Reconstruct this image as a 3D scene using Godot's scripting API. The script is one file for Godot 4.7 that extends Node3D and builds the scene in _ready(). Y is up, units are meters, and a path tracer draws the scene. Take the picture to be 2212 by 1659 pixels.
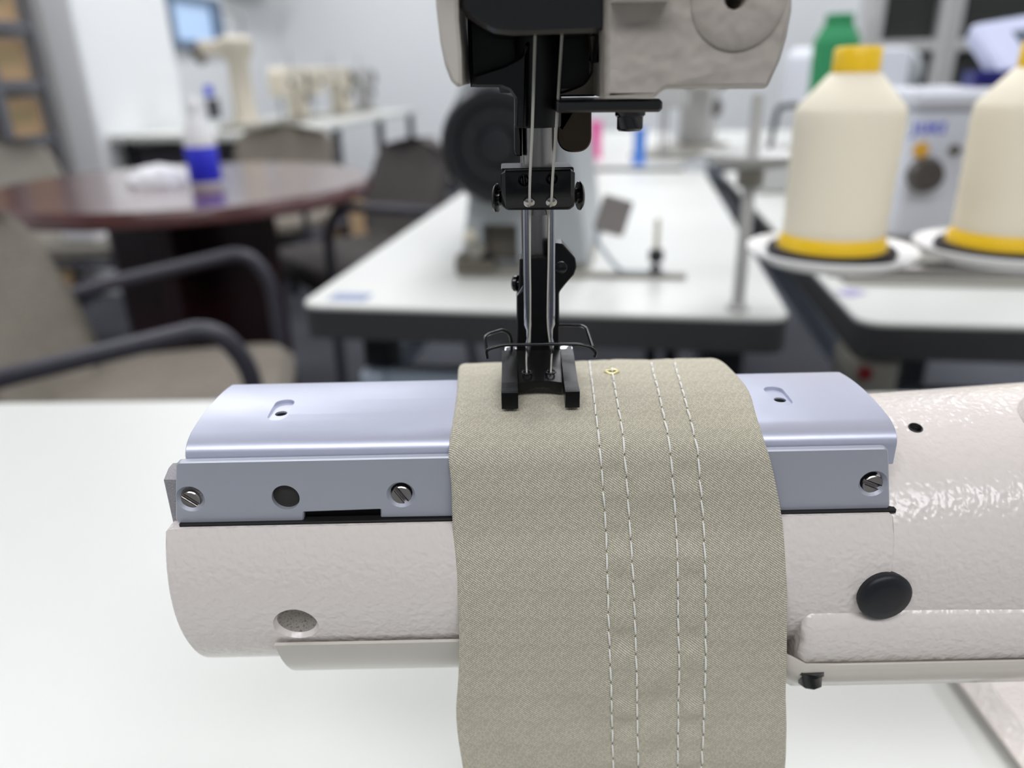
extends Node3D
# A cylinder-bed sewing machine with a twill sleeve over its arm, in a showroom of sewing machines. Metres; y is up.

const YAW := 0.16580628          # the room, its tables and walls stand 9.5 degrees turned from the machine
const TOP := 0.76                # height of every sewing table
var M := {}
var taken := {}
var rng := RandomNumberGenerator.new()


# ---------------------------------------------------------------- shapes
class Shape:
	var v := PackedVector3Array()
	var g := PackedInt32Array()
	var uv := PackedVector2Array()
	var mark := 0
	var xf := Transform3D()
	func at(t: Transform3D) -> Shape:
		xf = t
		return self
	func begin() -> void:
		mark = v.size()
	func tri(a: Vector3, b: Vector3, c: Vector3, grp := -1) -> void:
		v.append(a); v.append(b); v.append(c)
		g.append(grp)
	func quad(a: Vector3, b: Vector3, c: Vector3, d: Vector3, grp := -1) -> void:
		tri(a, b, c, grp)
		tri(a, c, d, grp)
	func done() -> void:
		var vol := 0.0
		var o: Vector3 = v[mark]
		for i in range(mark, v.size(), 3):
			vol += (v[i] - o).dot((v[i + 1] - o).cross(v[i + 2] - o))
		for i in range(mark, v.size(), 3):
			var p := v[i]; var q := v[i + 1]; var r := v[i + 2]
			if vol > 0.0:
				var s := q; q = r; r = s
			v[i] = xf * p; v[i + 1] = xf * q; v[i + 2] = xf * r
	# a closed loop of rings
	func skin(rings: Array, caps := true, grp := 0, joined := true) -> void:
		begin()
		var n: int = rings[0].size()
		for k in rings.size() - 1:
			var a = rings[k]; var b = rings[k + 1]
			for i in (n if joined else n - 1):
				var j := (i + 1) % n
				quad(a[i], a[j], b[j], b[i], grp)
		if caps:
			for e in [0, rings.size() - 1]:
				var r = rings[e]
				var c := Vector3.ZERO
				for p in r: c += p
				c /= n
				for i in n:
					if e == 0: tri(c, r[(i + 1) % n], r[i], -1)
					else: tri(c, r[i], r[(i + 1) % n], -1)
		done()
	# outline in x and y, drawn out from z0 to z1, with chamfered ends
	func prism(poly: Array, z0: float, z1: float, bev := 0.0) -> void:
		begin()
		var p := PackedVector2Array(poly)
		if Geometry2D.is_polygon_clockwise(p): p.reverse()
		var n := p.size()
		var q := PackedVector2Array()
		for i in n:
			var a := (p[i] - p[(i + n - 1) % n]).normalized()
			var b := (p[(i + 1) % n] - p[i]).normalized()
			var na := Vector2(-a.y, a.x); var nb := Vector2(-b.y, b.x)
			var m := na + nb
			m = m / maxf(m.dot(m) * 0.5, 0.4)
			q.append(p[i] + m * bev)
		var levels := [[p, z0], [p, z1]]
		if bev > 0.0: levels = [[q, z0], [p, z0 + bev], [p, z1 - bev], [q, z1]]
		var grp := []
		var cur := 10
		for i in n:
			var a2 := (p[i] - p[(i + n - 1) % n]).normalized()
			var b2 := (p[(i + 1) % n] - p[i]).normalized()
			if a2.dot(b2) < 0.8: cur += 1
			grp.append(cur)
		for i in n:     # a smooth run that goes past the start keeps one group
			if grp[i] == 10 and cur > 10: grp[i] = cur if (p[0] - p[n - 1]).normalized().dot((p[1] - p[0]).normalized()) >= 0.8 else 10
		for k in levels.size() - 1:
			var a3: PackedVector2Array = levels[k][0]; var b3: PackedVector2Array = levels[k + 1][0]
			var za: float = levels[k][1]; var zb: float = levels[k + 1][1]
			for i in n:
				var j := (i + 1) % n
				quad(Vector3(a3[i].x, a3[i].y, za), Vector3(a3[j].x, a3[j].y, za), Vector3(b3[j].x, b3[j].y, zb), Vector3(b3[i].x, b3[i].y, zb), grp[i] + 100 * (k + 1))
		for e in [0, levels.size() - 1]:
			var r: PackedVector2Array = levels[e][0]
			var z: float = levels[e][1]
			var t := Geometry2D.triangulate_polygon(PackedVector2Array(Array(p).map(func(w): return w * 10000.0)))
			for i in range(0, t.size(), 3):
				var A := Vector3(r[t[i]].x, r[t[i]].y, z); var B := Vector3(r[t[i + 1]].x, r[t[i + 1]].y, z); var C := Vector3(r[t[i + 2]].x, r[t[i + 2]].y, z)
				if (p[t[i + 1]] - p[t[i]]).cross(p[t[i + 2]] - p[t[i]]) < 0:
					var sw := B; B = C; C = sw
				if e == 0: tri(A, C, B, 5)
				else: tri(A, B, C, 6)
		done()
	# profile of (radius, height) turned round y
	func lathe(prof: Array, n := 32) -> void:
		begin()
		var grp := 1
		for k in prof.size() - 1:
			if k > 0:
				var d0: Vector2 = (prof[k] - prof[k - 1]).normalized()
				var d1: Vector2 = (prof[k + 1] - prof[k]).normalized()
				if d0.dot(d1) < 0.75: grp += 1
			for i in n:
				var a0 := TAU * i / n; var a1 := TAU * (i + 1) / n
				var c0 := Vector3(cos(a0), 0, sin(a0)); var c1 := Vector3(cos(a1), 0, sin(a1))
				if i == n - 1: c1 = Vector3(1, 0, 0)
				var p: Vector2 = prof[k]; var q: Vector2 = prof[k + 1]
				var A := c0 * p.x + Vector3(0, p.y, 0); var B := c1 * p.x + Vector3(0, p.y, 0)
				var C := c1 * q.x + Vector3(0, q.y, 0); var D := c0 * q.x + Vector3(0, q.y, 0)
				if p.x < 1e-7: tri(A, C, D, grp)
				elif q.x < 1e-7: tri(A, B, D, grp)
				else: quad(A, B, C, D, grp)
		done()
	func tube(pts: Array, r, n := 10, ends := true) -> void:
		var rings := []
		var up := Vector3(0.13, 0.97, 0.21).normalized()
		for k in pts.size():
			var d: Vector3 = (pts[mini(k + 1, pts.size() - 1)] - pts[maxi(k - 1, 0)]).normalized()
			var x := up.cross(d)
			if x.length() < 0.05: x = Vector3(1, 0, 0.3).cross(d)
			x = x.normalized()
			var y := d.cross(x)
			up = y
			var ring := []
			for i in n:
				var a := TAU * i / n
				ring.append(pts[k] + (x * cos(a) + y * sin(a)) * (r[k] if r is Array else r))
			rings.append(ring)
		skin(rings, ends, 0)
	func box(size: Vector3, c := Vector3.ZERO, bev := 0.0, rad := 0.0) -> void:
		var old := xf
		xf = old * Transform3D(Basis(), c)
		var h := size * 0.5
		var p := [Vector2(-h.x, -h.y), Vector2(h.x, -h.y), Vector2(h.x, h.y), Vector2(-h.x, h.y)]
		if rad > 0.0: p = Shape.rounded(p, rad, 5)
		prism(p, -h.z, h.z, bev)
		xf = old
	# a slab whose corners are rounded in plan
	func slab(sx: float, sz: float, y0: float, y1: float, rad: float, bev := 0.0, cx := 0.0, cz := 0.0) -> void:
		var old := xf
		xf = old * Transform3D(Basis(Vector3.RIGHT, -PI / 2), Vector3(cx, 0, cz))
		var p := [Vector2(-sx / 2, -sz / 2), Vector2(sx / 2, -sz / 2), Vector2(sx / 2, sz / 2), Vector2(-sx / 2, sz / 2)]
		if rad > 0.0: p = Shape.rounded(p, rad, 6)
		prism(p, y0, y1, bev)
		xf = old
	static func rounded(p: Array, r, n := 5) -> Array:
		var out := []
		var c := p.size()
		for i in c:
			var rad: float = r[i] if r is Array else r
			var a: Vector2 = p[(i + c - 1) % c] - p[i]; var b: Vector2 = p[(i + 1) % c] - p[i]
			var half: float = absf(a.angle_to(b)) / 2
			var t: float = minf(rad / maxf(tan(half), 0.01), minf(a.length(), b.length()) * 0.48)
			if rad <= 0.0 or half > 1.5:
				out.append(p[i]); continue
			var s: Vector2 = p[i] + a.normalized() * t; var e: Vector2 = p[i] + b.normalized() * t
			for k in n + 1:
				var w := float(k) / n
				out.append(s.lerp(p[i], w).lerp(p[i].lerp(e, w), w))
		return out
	func mesh(off := Vector3.ZERO) -> ArrayMesh:
		var st := SurfaceTool.new()
		st.begin(Mesh.PRIMITIVE_TRIANGLES)
		for i in v.size():
			st.set_smooth_group(g[i / 3] if g[i / 3] >= 0 else 0xFFFFFFFF)
			if uv.size() == v.size(): st.set_uv(uv[i])
			st.add_vertex(v[i] - off)
		st.generate_normals()
		return st.commit()


func curve(pts: Array, per := 6) -> Array:
	var out := []
	for i in pts.size() - 1:
		var a = pts[maxi(i - 1, 0)]; var b = pts[i]; var c = pts[i + 1]; var d = pts[mini(i + 2, pts.size() - 1)]
		for k in per:
			out.append(b.cubic_interpolate(c, a, d, float(k) / per))
	out.append(pts[-1])
	return out


func bent(pts: Array, r: float, n := 5) -> Array:      # a wire path with rounded bends
	var out := [pts[0]]
	for i in range(1, pts.size() - 1):
		var a: Vector3 = pts[i - 1] - pts[i]; var b: Vector3 = pts[i + 1] - pts[i]
		var t := minf(r, minf(a.length(), b.length()) * 0.48)
		var s: Vector3 = pts[i] + a.normalized() * t; var e: Vector3 = pts[i] + b.normalized() * t
		for k in n + 1:
			var w := float(k) / n
			out.append(s.lerp(pts[i], w).lerp(pts[i].lerp(e, w), w))
	out.append(pts[-1])
	return out


# ---------------------------------------------------------------- objects
func numbered(n: String) -> String:
	var k: int = taken.get(n, 0)
	taken[n] = k + 1
	return n if k == 0 else "%s_%03d" % [n, k]

func tag(o: Node, label: String, category: String, group := "") -> Node:
	o.set_meta("label", label)
	o.set_meta("category", category)
	if group: o.set_meta("group", group)
	return o

func thing(called: String, label: String, category: String, at := Vector3.ZERO, turn := 0.0, group := "") -> Node3D:
	var o := Node3D.new()
	o.name = numbered(called)
	add_child(o)
	o.position = at
	o.rotation.y = turn
	tag(o, label, category, group)
	return o

# a part drawn in the axes of its thing
func part(called: String, sh: Shape, m: Material, parent: Node3D, at := Vector3.ZERO) -> MeshInstance3D:
	var o := MeshInstance3D.new()
	o.name = called
	o.mesh = sh.mesh()
	o.mesh.surface_set_material(0, m)
	o.position = at
	parent.add_child(o, true)
	return o

# a part drawn in the axes of the room, under a thing that is not turned
func wpart(called: String, sh: Shape, m: Material, parent: Node3D) -> MeshInstance3D:
	var base := Vector3.ZERO
	var q: Node = parent
	while q is Node3D and q != self:
		base += q.position
		q = q.get_parent()
	return part(called, sh, m, parent, -base)

func solo(called: String, sh: Shape, m: Material, label: String, category: String, at := Vector3.ZERO, turn := 0.0, group := "") -> MeshInstance3D:
	var o := MeshInstance3D.new()
	o.name = numbered(called)
	o.mesh = sh.mesh()
	o.mesh.surface_set_material(0, m)
	add_child(o)
	o.position = at
	o.rotation.y = turn
	tag(o, label, category, group)
	return o

func structure(called: String, sh: Shape, m: Material, turn := 0.0, at := Vector3.ZERO) -> MeshInstance3D:
	var o := MeshInstance3D.new()
	o.name = called
	o.mesh = sh.mesh()
	o.mesh.surface_set_material(0, m)
	add_child(o)
	o.position = at
	o.rotation.y = turn
	o.set_meta("kind", "structure")
	o.set_meta("label", called.replace("_", " ") + " of the showroom")
	return o

func rv(v: float, u: float, y := 0.0) -> Vector3:      # place in the room: v to the right, u away from the sewer
	return Vector3(v * cos(YAW) + u * sin(YAW), y, v * sin(YAW) - u * cos(YAW))

func xf(at := Vector3.ZERO, rx := 0.0, ry := 0.0, rz := 0.0) -> Transform3D:
	return Transform3D(Basis.from_euler(Vector3(rx, ry, rz)), at)


# ---------------------------------------------------------------- materials
func paint(n: String, c: Color, rough := 0.5, metal := 0.0, coat := 0.0) -> StandardMaterial3D:
	var m := StandardMaterial3D.new()
	m.resource_name = n
	m.albedo_color = c
	m.roughness = rough
	m.metallic = metal
	if coat > 0.0:
		m.clearcoat_enabled = true
		m.clearcoat = coat
		m.clearcoat_roughness = 0.12
	M[n] = m
	return m

func noise_tex(freq: float, size := 512, octaves := 3, sd := 1, kind := FastNoiseLite.TYPE_SIMPLEX_SMOOTH, ramp: Gradient = null) -> NoiseTexture2D:
	var n := FastNoiseLite.new()
	n.noise_type = kind
	n.seed = sd
	n.frequency = freq
	n.fractal_octaves = octaves
	var t := NoiseTexture2D.new()
	t.width = size
	t.height = size
	t.seamless = true
	t.noise = n
	if ramp: t.color_ramp = ramp
	return t

func ramp2(stops: Array) -> Gradient:
	var g := Gradient.new()
	g.offsets = PackedFloat32Array(stops.map(func(s): return s[0]))
	g.colors = PackedColorArray(stops.map(func(s): return s[1]))
	return g

func relief(m: StandardMaterial3D, t: Texture2D, cm: float, scale: float) -> void:
	m.heightmap_enabled = true
	m.heightmap_texture = t
	m.heightmap_scale = cm
	m.uv1_triplanar = true
	m.uv1_scale = Vector3.ONE * scale

func tint(m: StandardMaterial3D, t: Texture2D, scale: float) -> void:
	m.albedo_texture = t
	m.uv1_triplanar = true
	m.uv1_scale = Vector3.ONE * scale

func twill() -> Array:       # the weave: height and tone of 27 warp threads by 13 floats, each a third lower than the last
	var S := 512
	var h := PackedByteArray()
	var c := PackedByteArray()
	h.resize(S * S)
	c.resize(S * S * 3)
	var fn := FastNoiseLite.new()
	fn.seed = 5
	fn.frequency = 0.02
	var jit := []
	rng.seed = 11
	for i in 28 * 28: jit.append(rng.randf())
	for y in S:
		for x in S:
			var fx := x * 27.0 / S
			var col := int(fx)
			var inx := fx - col
			var fy := y * 13.0 / S - col / 3.0
			var iny := fposmod(fy, 1.0)
			var k: float = jit[(col * 29 + int(fposmod(floorf(fy), 13.0)) * 7) % jit.size()]
			var across := 1.0 - pow(absf(inx - 0.5) * 2.0, 3.0)
			var along := smoothstep(0.0, 0.16, iny) * (1.0 - smoothstep(0.66, 0.80, iny))
			var hh := maxf(along * (0.45 + 0.55 * across) * (0.84 + 0.16 * k), 0.10)
			h[y * S + x] = int(clampf(hh, 0.0, 1.0) * 255.0)
			var tone := 0.56 + 0.44 * hh + 0.06 * (k - 0.5)
			for q in 3: c[(y * S + x) * 3 + q] = int(clampf(tone * [0.985, 0.98, 0.95][q], 0.0, 1.0) * 255.0)
	return [ImageTexture.create_from_image(Image.create_from_data(S, S, false, Image.FORMAT_L8, h)), ImageTexture.create_from_image(Image.create_from_data(S, S, false, Image.FORMAT_RGB8, c))]

func make_materials() -> void:
	var peel := noise_tex(0.019, 512, 2, 3)
	var lumpy := noise_tex(0.012, 512, 2, 8)
	var grain := noise_tex(0.12, 256, 2, 4)
	relief(paint("enamel", Color(0.90, 0.87, 0.845), 0.2), peel, 0.026, 38.0)
	relief(paint("head_enamel_shaded", Color(0.73, 0.70, 0.66), 0.34, 0.0, 0.3), lumpy, 0.05, 26.0)  # colour darkened for the shade that lies on the head
	relief(paint("raw_casting", Color(0.62, 0.61, 0.62), 0.6, 0.2), grain, 0.02, 60.0)
	paint("smooth_enamel", Color(0.80, 0.775, 0.735), 0.3, 0.0, 0.4)
	relief(paint("cover_metal", Color(0.765, 0.778, 0.845), 0.36, 0.4), lumpy, 0.006, 14.0)
	relief(paint("shield_metal", Color(0.72, 0.735, 0.775), 0.45, 0.45), grain, 0.0006, 40.0)
	paint("black_enamel", Color(0.03, 0.03, 0.034), 0.2, 0.0, 0.4)
	paint("black_cast", Color(0.028, 0.029, 0.036), 0.42)
	paint("black_steel", Color(0.02, 0.02, 0.024), 0.28, 0.0, 0.3)
	relief(paint("worn_black", Color(0.022, 0.022, 0.026), 0.3, 0.1), grain, 0.0015, 90.0)
	paint("gap_black", Color(0.015, 0.015, 0.018), 0.7)
	paint("steel", Color(0.62, 0.61, 0.60), 0.26, 1.0)
	var bs := paint("bar_steel", Color(0.62, 0.61, 0.60), 0.3, 1.0)
	relief(bs, grain, 0.001, 40.0)
	paint("needle_steel", Color(0.72, 0.73, 0.76), 0.2, 1.0)
	paint("chrome", Color(0.85, 0.85, 0.88), 0.1, 1.0)
	paint("screw_steel", Color(0.72, 0.70, 0.68), 0.28, 1.0)
	paint("plug_grey", Color(0.20, 0.19, 0.18), 0.6, 0.2)
	tint(paint("grime", Color(0.60, 0.58, 0.55), 0.85), noise_tex(0.06, 256, 4, 17, FastNoiseLite.TYPE_SIMPLEX_SMOOTH, ramp2([[0.15, Color(0.45, 0.43, 0.41)], [0.36, Color(1, 1, 1)]])), 80.0)
	paint("bronze", Color(0.30, 0.26, 0.22), 0.34, 0.9)
	paint("lever_steel", Color(0.40, 0.37, 0.33), 0.34, 0.9)
	relief(paint("rubber", Color(0.055, 0.065, 0.095), 0.5), grain, 0.002, 60.0)
	paint("brass", Color(0.86, 0.82, 0.62), 0.3, 0.7)
	paint("thread", Color(0.74, 0.73, 0.69), 0.75)
	paint("seam_knot", Color(0.52, 0.49, 0.42), 0.9)
	paint("bobbin_thread", Color(0.95, 0.95, 0.93), 0.6)
	var tw := twill()
	var c := paint("twill", Color(1.0, 0.975, 0.905), 0.92)
	c.albedo_texture = tw[1]
	c.heightmap_enabled = true
	c.heightmap_texture = tw[0]
	c.heightmap_scale = 0.016
	c.rim_enabled = true
	c.rim = 0.25
	c.rim_tint = 0.6
	# the room
	paint("laminate", Color(0.835, 0.84, 0.82), 0.36)
	paint("table_edge", Color(0.25, 0.25, 0.255), 0.5)
	paint("frame_steel", Color(0.66, 0.71, 0.76), 0.45)
	paint("dark_frame", Color(0.10, 0.11, 0.13), 0.45)
	relief(paint("plaster", Color(0.935, 0.945, 0.95), 0.85), grain, 0.01, 2.0)
	paint("ceiling_white", Color(0.90, 0.90, 0.89), 0.9)
	tint(paint("carpet", Color(0.34, 0.35, 0.38), 0.95), noise_tex(0.2, 256, 2, 6, FastNoiseLite.TYPE_SIMPLEX_SMOOTH, ramp2([[0.0, Color(0.75, 0.75, 0.75)], [1.0, Color(1, 1, 1)]])), 3.0)
	tint(paint("mahogany", Color(0.42, 0.25, 0.245), 0.26, 0.0, 0.9), noise_tex(0.03, 256, 3, 9, FastNoiseLite.TYPE_SIMPLEX_SMOOTH, ramp2([[0.0, Color(0.7, 0.66, 0.66)], [1.0, Color(1, 1, 1)]])), 2.0)
	M.mahogany.clearcoat_roughness = 0.2
	paint("dark_mahogany", Color(0.17, 0.075, 0.085), 0.35)
	tint(paint("cardboard", Color(0.76, 0.64, 0.49), 0.85), noise_tex(0.05, 256, 2, 2, FastNoiseLite.TYPE_SIMPLEX_SMOOTH, ramp2([[0.0, Color(0.88, 0.88, 0.88)], [1.0, Color(1, 1, 1)]])), 4.0)
	paint("tape", Color(0.62, 0.55, 0.40), 0.4)
	paint("rack_steel", Color(0.42, 0.43, 0.46), 0.5, 0.3)
	paint("chair_plastic", Color(0.25, 0.245, 0.28), 0.4)
	var stripes := ramp2([[0.0, Color(0.72, 0.72, 0.72)], [1.0, Color(1, 1, 1)]])
	tint(paint("chair_fabric", Color(0.64, 0.61, 0.575), 0.9), tw[1], 8.0)
	tint(paint("chair_fabric_pale", Color(0.60, 0.58, 0.54), 0.9), noise_tex(0.09, 256, 2, 13, FastNoiseLite.TYPE_SIMPLEX_SMOOTH, stripes), 6.0)
	tint(paint("chair_fabric_shaded", Color(0.38, 0.36, 0.35), 0.9), noise_tex(0.09, 256, 2, 14, FastNoiseLite.TYPE_SIMPLEX_SMOOTH, stripes), 6.0)  # taupe fabric with the shade on the right hand chair painted in
	paint("cone_thread", Color(0.93, 0.90, 0.82), 0.75)
	paint("yellow_plastic", Color(0.97, 0.80, 0.13), 0.35)
	paint("green_thread", Color(0.17, 0.55, 0.35), 0.7)
	paint("foam_black", Color(0.17, 0.16, 0.17), 0.9)
	paint("white_plastic", Color(0.92, 0.92, 0.92), 0.35)
	paint("bottle_blue", Color(0.16, 0.18, 0.80), 0.4)
	paint("machine_grey", Color(0.66, 0.68, 0.69), 0.4)
	paint("machine_white", Color(0.88, 0.89, 0.92), 0.35)
	paint("machine_pale", Color(0.74, 0.74, 0.73), 0.4)
	paint("machine_cream", Color(0.83, 0.80, 0.73), 0.45)
	paint("base_grey", Color(0.58, 0.57, 0.53), 0.45)
	paint("cover_brown", Color(0.40, 0.38, 0.34), 0.5)
	paint("wheel_black", Color(0.09, 0.10, 0.12), 0.4)
	paint("panel_lilac", Color(0.80, 0.82, 0.92), 0.4)
	paint("screen_grey", Color(0.38, 0.41, 0.45), 0.25)
	paint("dark_blue", Color(0.09, 0.10, 0.42), 0.4)
	paint("logo_blue", Color(0.30, 0.36, 0.86), 0.4)
	paint("dot_orange", Color(0.95, 0.72, 0.22), 0.5)
	paint("knob_brown", Color(0.33, 0.31, 0.29), 0.4, 0.3)
	paint("plate_grey", Color(0.52, 0.50, 0.49), 0.5)
	paint("pink", Color(0.93, 0.40, 0.66), 0.6)
	paint("sky_blue", Color(0.30, 0.55, 0.92), 0.5)
	paint("slat_dark", Color(0.30, 0.31, 0.30), 0.6)
	paint("sticker", Color(0.55, 0.60, 0.72), 0.5)
	paint("sticker_lilac", Color(0.62, 0.60, 0.75), 0.5)
	paint("red_button", Color(0.50, 0.10, 0.12), 0.4)
	paint("window_frame", Color(0.42, 0.50, 0.60), 0.5)
	var w := paint("window_glow", Color(0.68, 0.78, 0.90), 0.3)
	w.emission_enabled = true
	w.emission = Color(0.68, 0.79, 0.92)
	w.emission_energy_multiplier = 0.35
	var d := paint("diffuser", Color(0.95, 0.96, 1.0), 0.6)
	d.emission_enabled = true
	d.emission = Color(0.96, 0.975, 1.0)
	d.emission_energy_multiplier = 1.2
	paint("white_paper", Color(0.93, 0.93, 0.94), 0.8)


# ---------------------------------------------------------------- light and camera
func make_camera_and_light() -> void:
	var cam := Camera3D.new()
	cam.name = "camera"
	var at := CameraAttributesPhysical.new()
	at.frustum_focal_length = 23.72
	at.frustum_focus_distance = 0.178
	at.frustum_near = 0.01
	at.frustum_far = 60.0
	at.exposure_aperture = 7.1
	cam.attributes = at
	add_child(cam)
	cam.position = Vector3(0, 1.0, 0)
	cam.basis = Basis(Vector3.RIGHT, deg_to_rad(-22.4)) * Basis(Vector3.BACK, deg_to_rad(-1.2))
	cam.current = true

	var we := WorldEnvironment.new()
	we.name = "environment"
	var e := Environment.new()
	e.background_mode = Environment.BG_COLOR
	e.background_color = Color(0.5, 0.55, 0.6)
	e.tonemap_mode = Environment.TONE_MAPPER_LINEAR
	e.tonemap_exposure = EXPOSURE
	e.sdfgi_enabled = true
	e.ssao_enabled = true
	e.ssil_enabled = true
	we.environment = e
	add_child(we)


const EXPOSURE := 1.10
const PANEL_ENERGY := 1.9

func ceiling_panel(v: float, u: float, label: String, turn := 0.0) -> void:
	var t := thing("ceiling_light", label, "ceiling light", rv(v, u, 2.70), -YAW + turn, "ceiling lights")
	var f := Shape.new()
	f.box(Vector3(0.66, 0.035, 0.03), Vector3(0, 0.022, 0.63), 0.004)
	f.box(Vector3(0.66, 0.035, 0.03), Vector3(0, 0.022, -0.63), 0.004)
	f.box(Vector3(0.03, 0.035, 1.23), Vector3(0.315, 0.022, 0), 0.004)
	f.box(Vector3(0.03, 0.035, 1.23), Vector3(-0.315, 0.022, 0), 0.004)
	part("frame", f, M.white_plastic, t)
	var p := Shape.new()
	p.box(Vector3(0.60, 0.012, 1.22), Vector3(0, 0.03, 0), 0.002)
	part("diffuser", p, M.diffuser, t)
	var l := AreaLight3D.new()
	l.name = "panel_lamp"
	l.area_size = Vector2(0.60, 1.20)
	l.light_color = Color(0.985, 0.985, 1.0)
	l.light_energy = PANEL_ENERGY * (1.0 if u < 0.0 else 0.9)
	l.shadow_enabled = true
	l.set("area_range", 14.0)
	l.set("area_attenuation", 2.0)
	t.add_child(l)
	l.position = Vector3(0, 0.018, 0)
	l.rotation.x = -PI / 2
	l.name = "panel_lamp"


func make_room() -> void:
	# v from -3.2 to 3.2, u from -4.6 to 7.0, 2.74 high
	var s := Shape.new()
	s.box(Vector3(6.8, 0.2, 12.0), Vector3(0, -0.1, -1.2))
	structure("floor", s, M.carpet, -YAW)
	s = Shape.new(); s.box(Vector3(6.8, 0.2, 12.0), Vector3(0, 2.86, -1.2)); structure("ceiling", s, M.ceiling_white, -YAW)
	s = Shape.new(); s.box(Vector3(0.2, 2.76, 12.0), Vector3(-3.3, 1.38, -1.2)); structure("wall_left", s, M.plaster, -YAW)
	s = Shape.new(); s.box(Vector3(0.2, 2.76, 12.0), Vector3(3.3, 1.38, -1.2)); structure("wall_right", s, M.plaster, -YAW)
	s = Shape.new(); s.box(Vector3(6.4, 2.76, 0.2), Vector3(0, 1.38, -7.1)); structure("wall_far", s, M.plaster, -YAW)
	s = Shape.new(); s.box(Vector3(6.4, 2.76, 0.2), Vector3(0, 1.38, 4.7)); structure("wall_near", s, M.plaster, -YAW)
	s = Shape.new(); s.box(Vector3(0.75, 2.76, 0.74), Vector3(-2.825, 1.38, -3.68), 0.01); structure("wall_pier", s, M.plaster, -YAW)
	for b in [["baseboard_left", Vector3(0.015, 0.09, 11.6), Vector3(-3.19, 0.045, -1.2)], ["baseboard_far", Vector3(6.36, 0.09, 0.015), Vector3(0, 0.045, -6.99)], ["baseboard_right", Vector3(0.015, 0.09, 11.6), Vector3(3.19, 0.045, -1.2)]]:
		s = Shape.new(); s.box(b[1], b[2], 0.003); structure(b[0], s, M.dark_frame, -YAW)
	# interior window high in the left wall
	s = Shape.new()
	for k in [-1, 1]:
		s.box(Vector3(0.06, 0.05, 0.72), Vector3(0, k * 0.145, 0), 0.005)
	s.box(Vector3(0.06, 0.26, 0.07), Vector3(0, 0, 0.32), 0.005)
	s.box(Vector3(0.06, 0.26, 0.13), Vector3(0, 0, -0.30), 0.005)
	var wf := structure("window_1", s, M.window_frame, -YAW, rv(-3.165, 5.55, 1.365))
	s = Shape.new(); s.box(Vector3(0.012, 0.25, 0.60), Vector3(-0.008, 0, 0.03))
	part("pane", s, M.window_glow, wf)
	var spots := [[-2.0, 1.3, "over the near left of the room"], [0.1, 1.3, "over the machine with the black handwheel"], [2.2, 1.3, "over the near right of the room"], [-2.0, 3.4, "over the front end of the long bench"], [0.1, 3.4, "over the middle aisle"], [2.2, 3.4, "in front of the louvred cabinets"], [-2.0, 5.5, "over the far end of the long bench"], [0.1, 5.5, "by the far wall in the middle"], [2.2, 5.5, "in the far right corner"]]
	ceiling_panel(-0.45, -1.15, "white flat ceiling light panel behind the photographer, left of two", PI / 2)
	ceiling_panel(0.95, -1.15, "white flat ceiling light panel behind the photographer, right of two", PI / 2)
	for q in spots: ceiling_panel(q[0], q[1], "white flat ceiling light panel " + q[2])


# ---------------------------------------------------------------- booleans, and normals with sharp edges kept
func creased(faces: PackedVector3Array, limit := 0.82) -> ArrayMesh:
	var normals := PackedVector3Array()
	var near := {}
	for i in range(0, faces.size(), 3):
		var n := (faces[i + 2] - faces[i]).cross(faces[i + 1] - faces[i])
		normals.append(n)
		for k in 3:
			var key := Vector3i((faces[i + k] * 200000.0).round())
			if not near.has(key): near[key] = PackedInt32Array()
			near[key].append(i / 3)
	var st := SurfaceTool.new()
	st.begin(Mesh.PRIMITIVE_TRIANGLES)
	for i in range(0, faces.size(), 3):
		if normals[i / 3].length() < 1e-14: continue
		var own := normals[i / 3].normalized()
		for k in 3:
			var sum := Vector3.ZERO
			for j in near[Vector3i((faces[i + k] * 200000.0).round())]:
				if normals[j].length() > 1e-14 and normals[j].normalized().dot(own) > limit: sum += normals[j]
			st.set_normal(sum.normalized())
			st.add_vertex(faces[i + k])
	return st.commit()

func boolean(bodies: Array, cuts: Array, limit := 0.82) -> ArrayMesh:
	var c := CSGCombiner3D.new()
	c.name = "boolean_work"
	add_child(c)
	for list in [bodies, cuts]:
		for s in list:
			var k := CSGMesh3D.new()
			k.name = "body"
			var big := Shape.new()          # worked at a hundred times the size, so that small cuts stay exact
			big.v = s.v.duplicate()
			for i in big.v.size(): big.v[i] *= 100.0
			big.g = s.g
			k.mesh = big.mesh()
			if list == cuts: k.operation = CSGShape3D.OPERATION_SUBTRACTION
			c.add_child(k, true)
	c._update_shape()
	var m: ArrayMesh = c.bake_static_mesh()
	var f := m.get_faces()
	remove_child(c)
	c.free()
	for i in f.size(): f[i] *= 0.01
	return creased(f, limit)

func cut_part(called: String, bodies: Array, cuts: Array, m: Material, parent: Node3D, limit := 0.82) -> MeshInstance3D:
	var o := MeshInstance3D.new()
	o.name = called
	o.mesh = boolean(bodies, cuts, limit)
	o.mesh.surface_set_material(0, m)
	o.position = -parent.position
	parent.add_child(o, true)
	return o

# outline given as (z, y), drawn out along x
func along_x(s: Shape, poly: Array, x0: float, x1: float, bev := 0.0) -> Shape:
	s.xf = Transform3D(Basis(Vector3.UP, PI / 2), Vector3.ZERO)
	s.prism(poly.map(func(p): return Vector2(-p.x, p.y)), x0, x1, bev)
	s.xf = Transform3D()
	return s

func pin(s: Shape, prof: Array, at: Vector3, rot := Vector3.ZERO, n := 32) -> Shape:
	s.xf = Transform3D(Basis.from_euler(rot), at)
	s.lathe(prof, n)
	s.xf = Transform3D()
	return s

const FACE := Vector3(PI / 2, 0, 0)       # turns a lathe axis from up to towards the sewer
const SIDE := Vector3(0, 0, -PI / 2)      # turns it to the right


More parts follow.
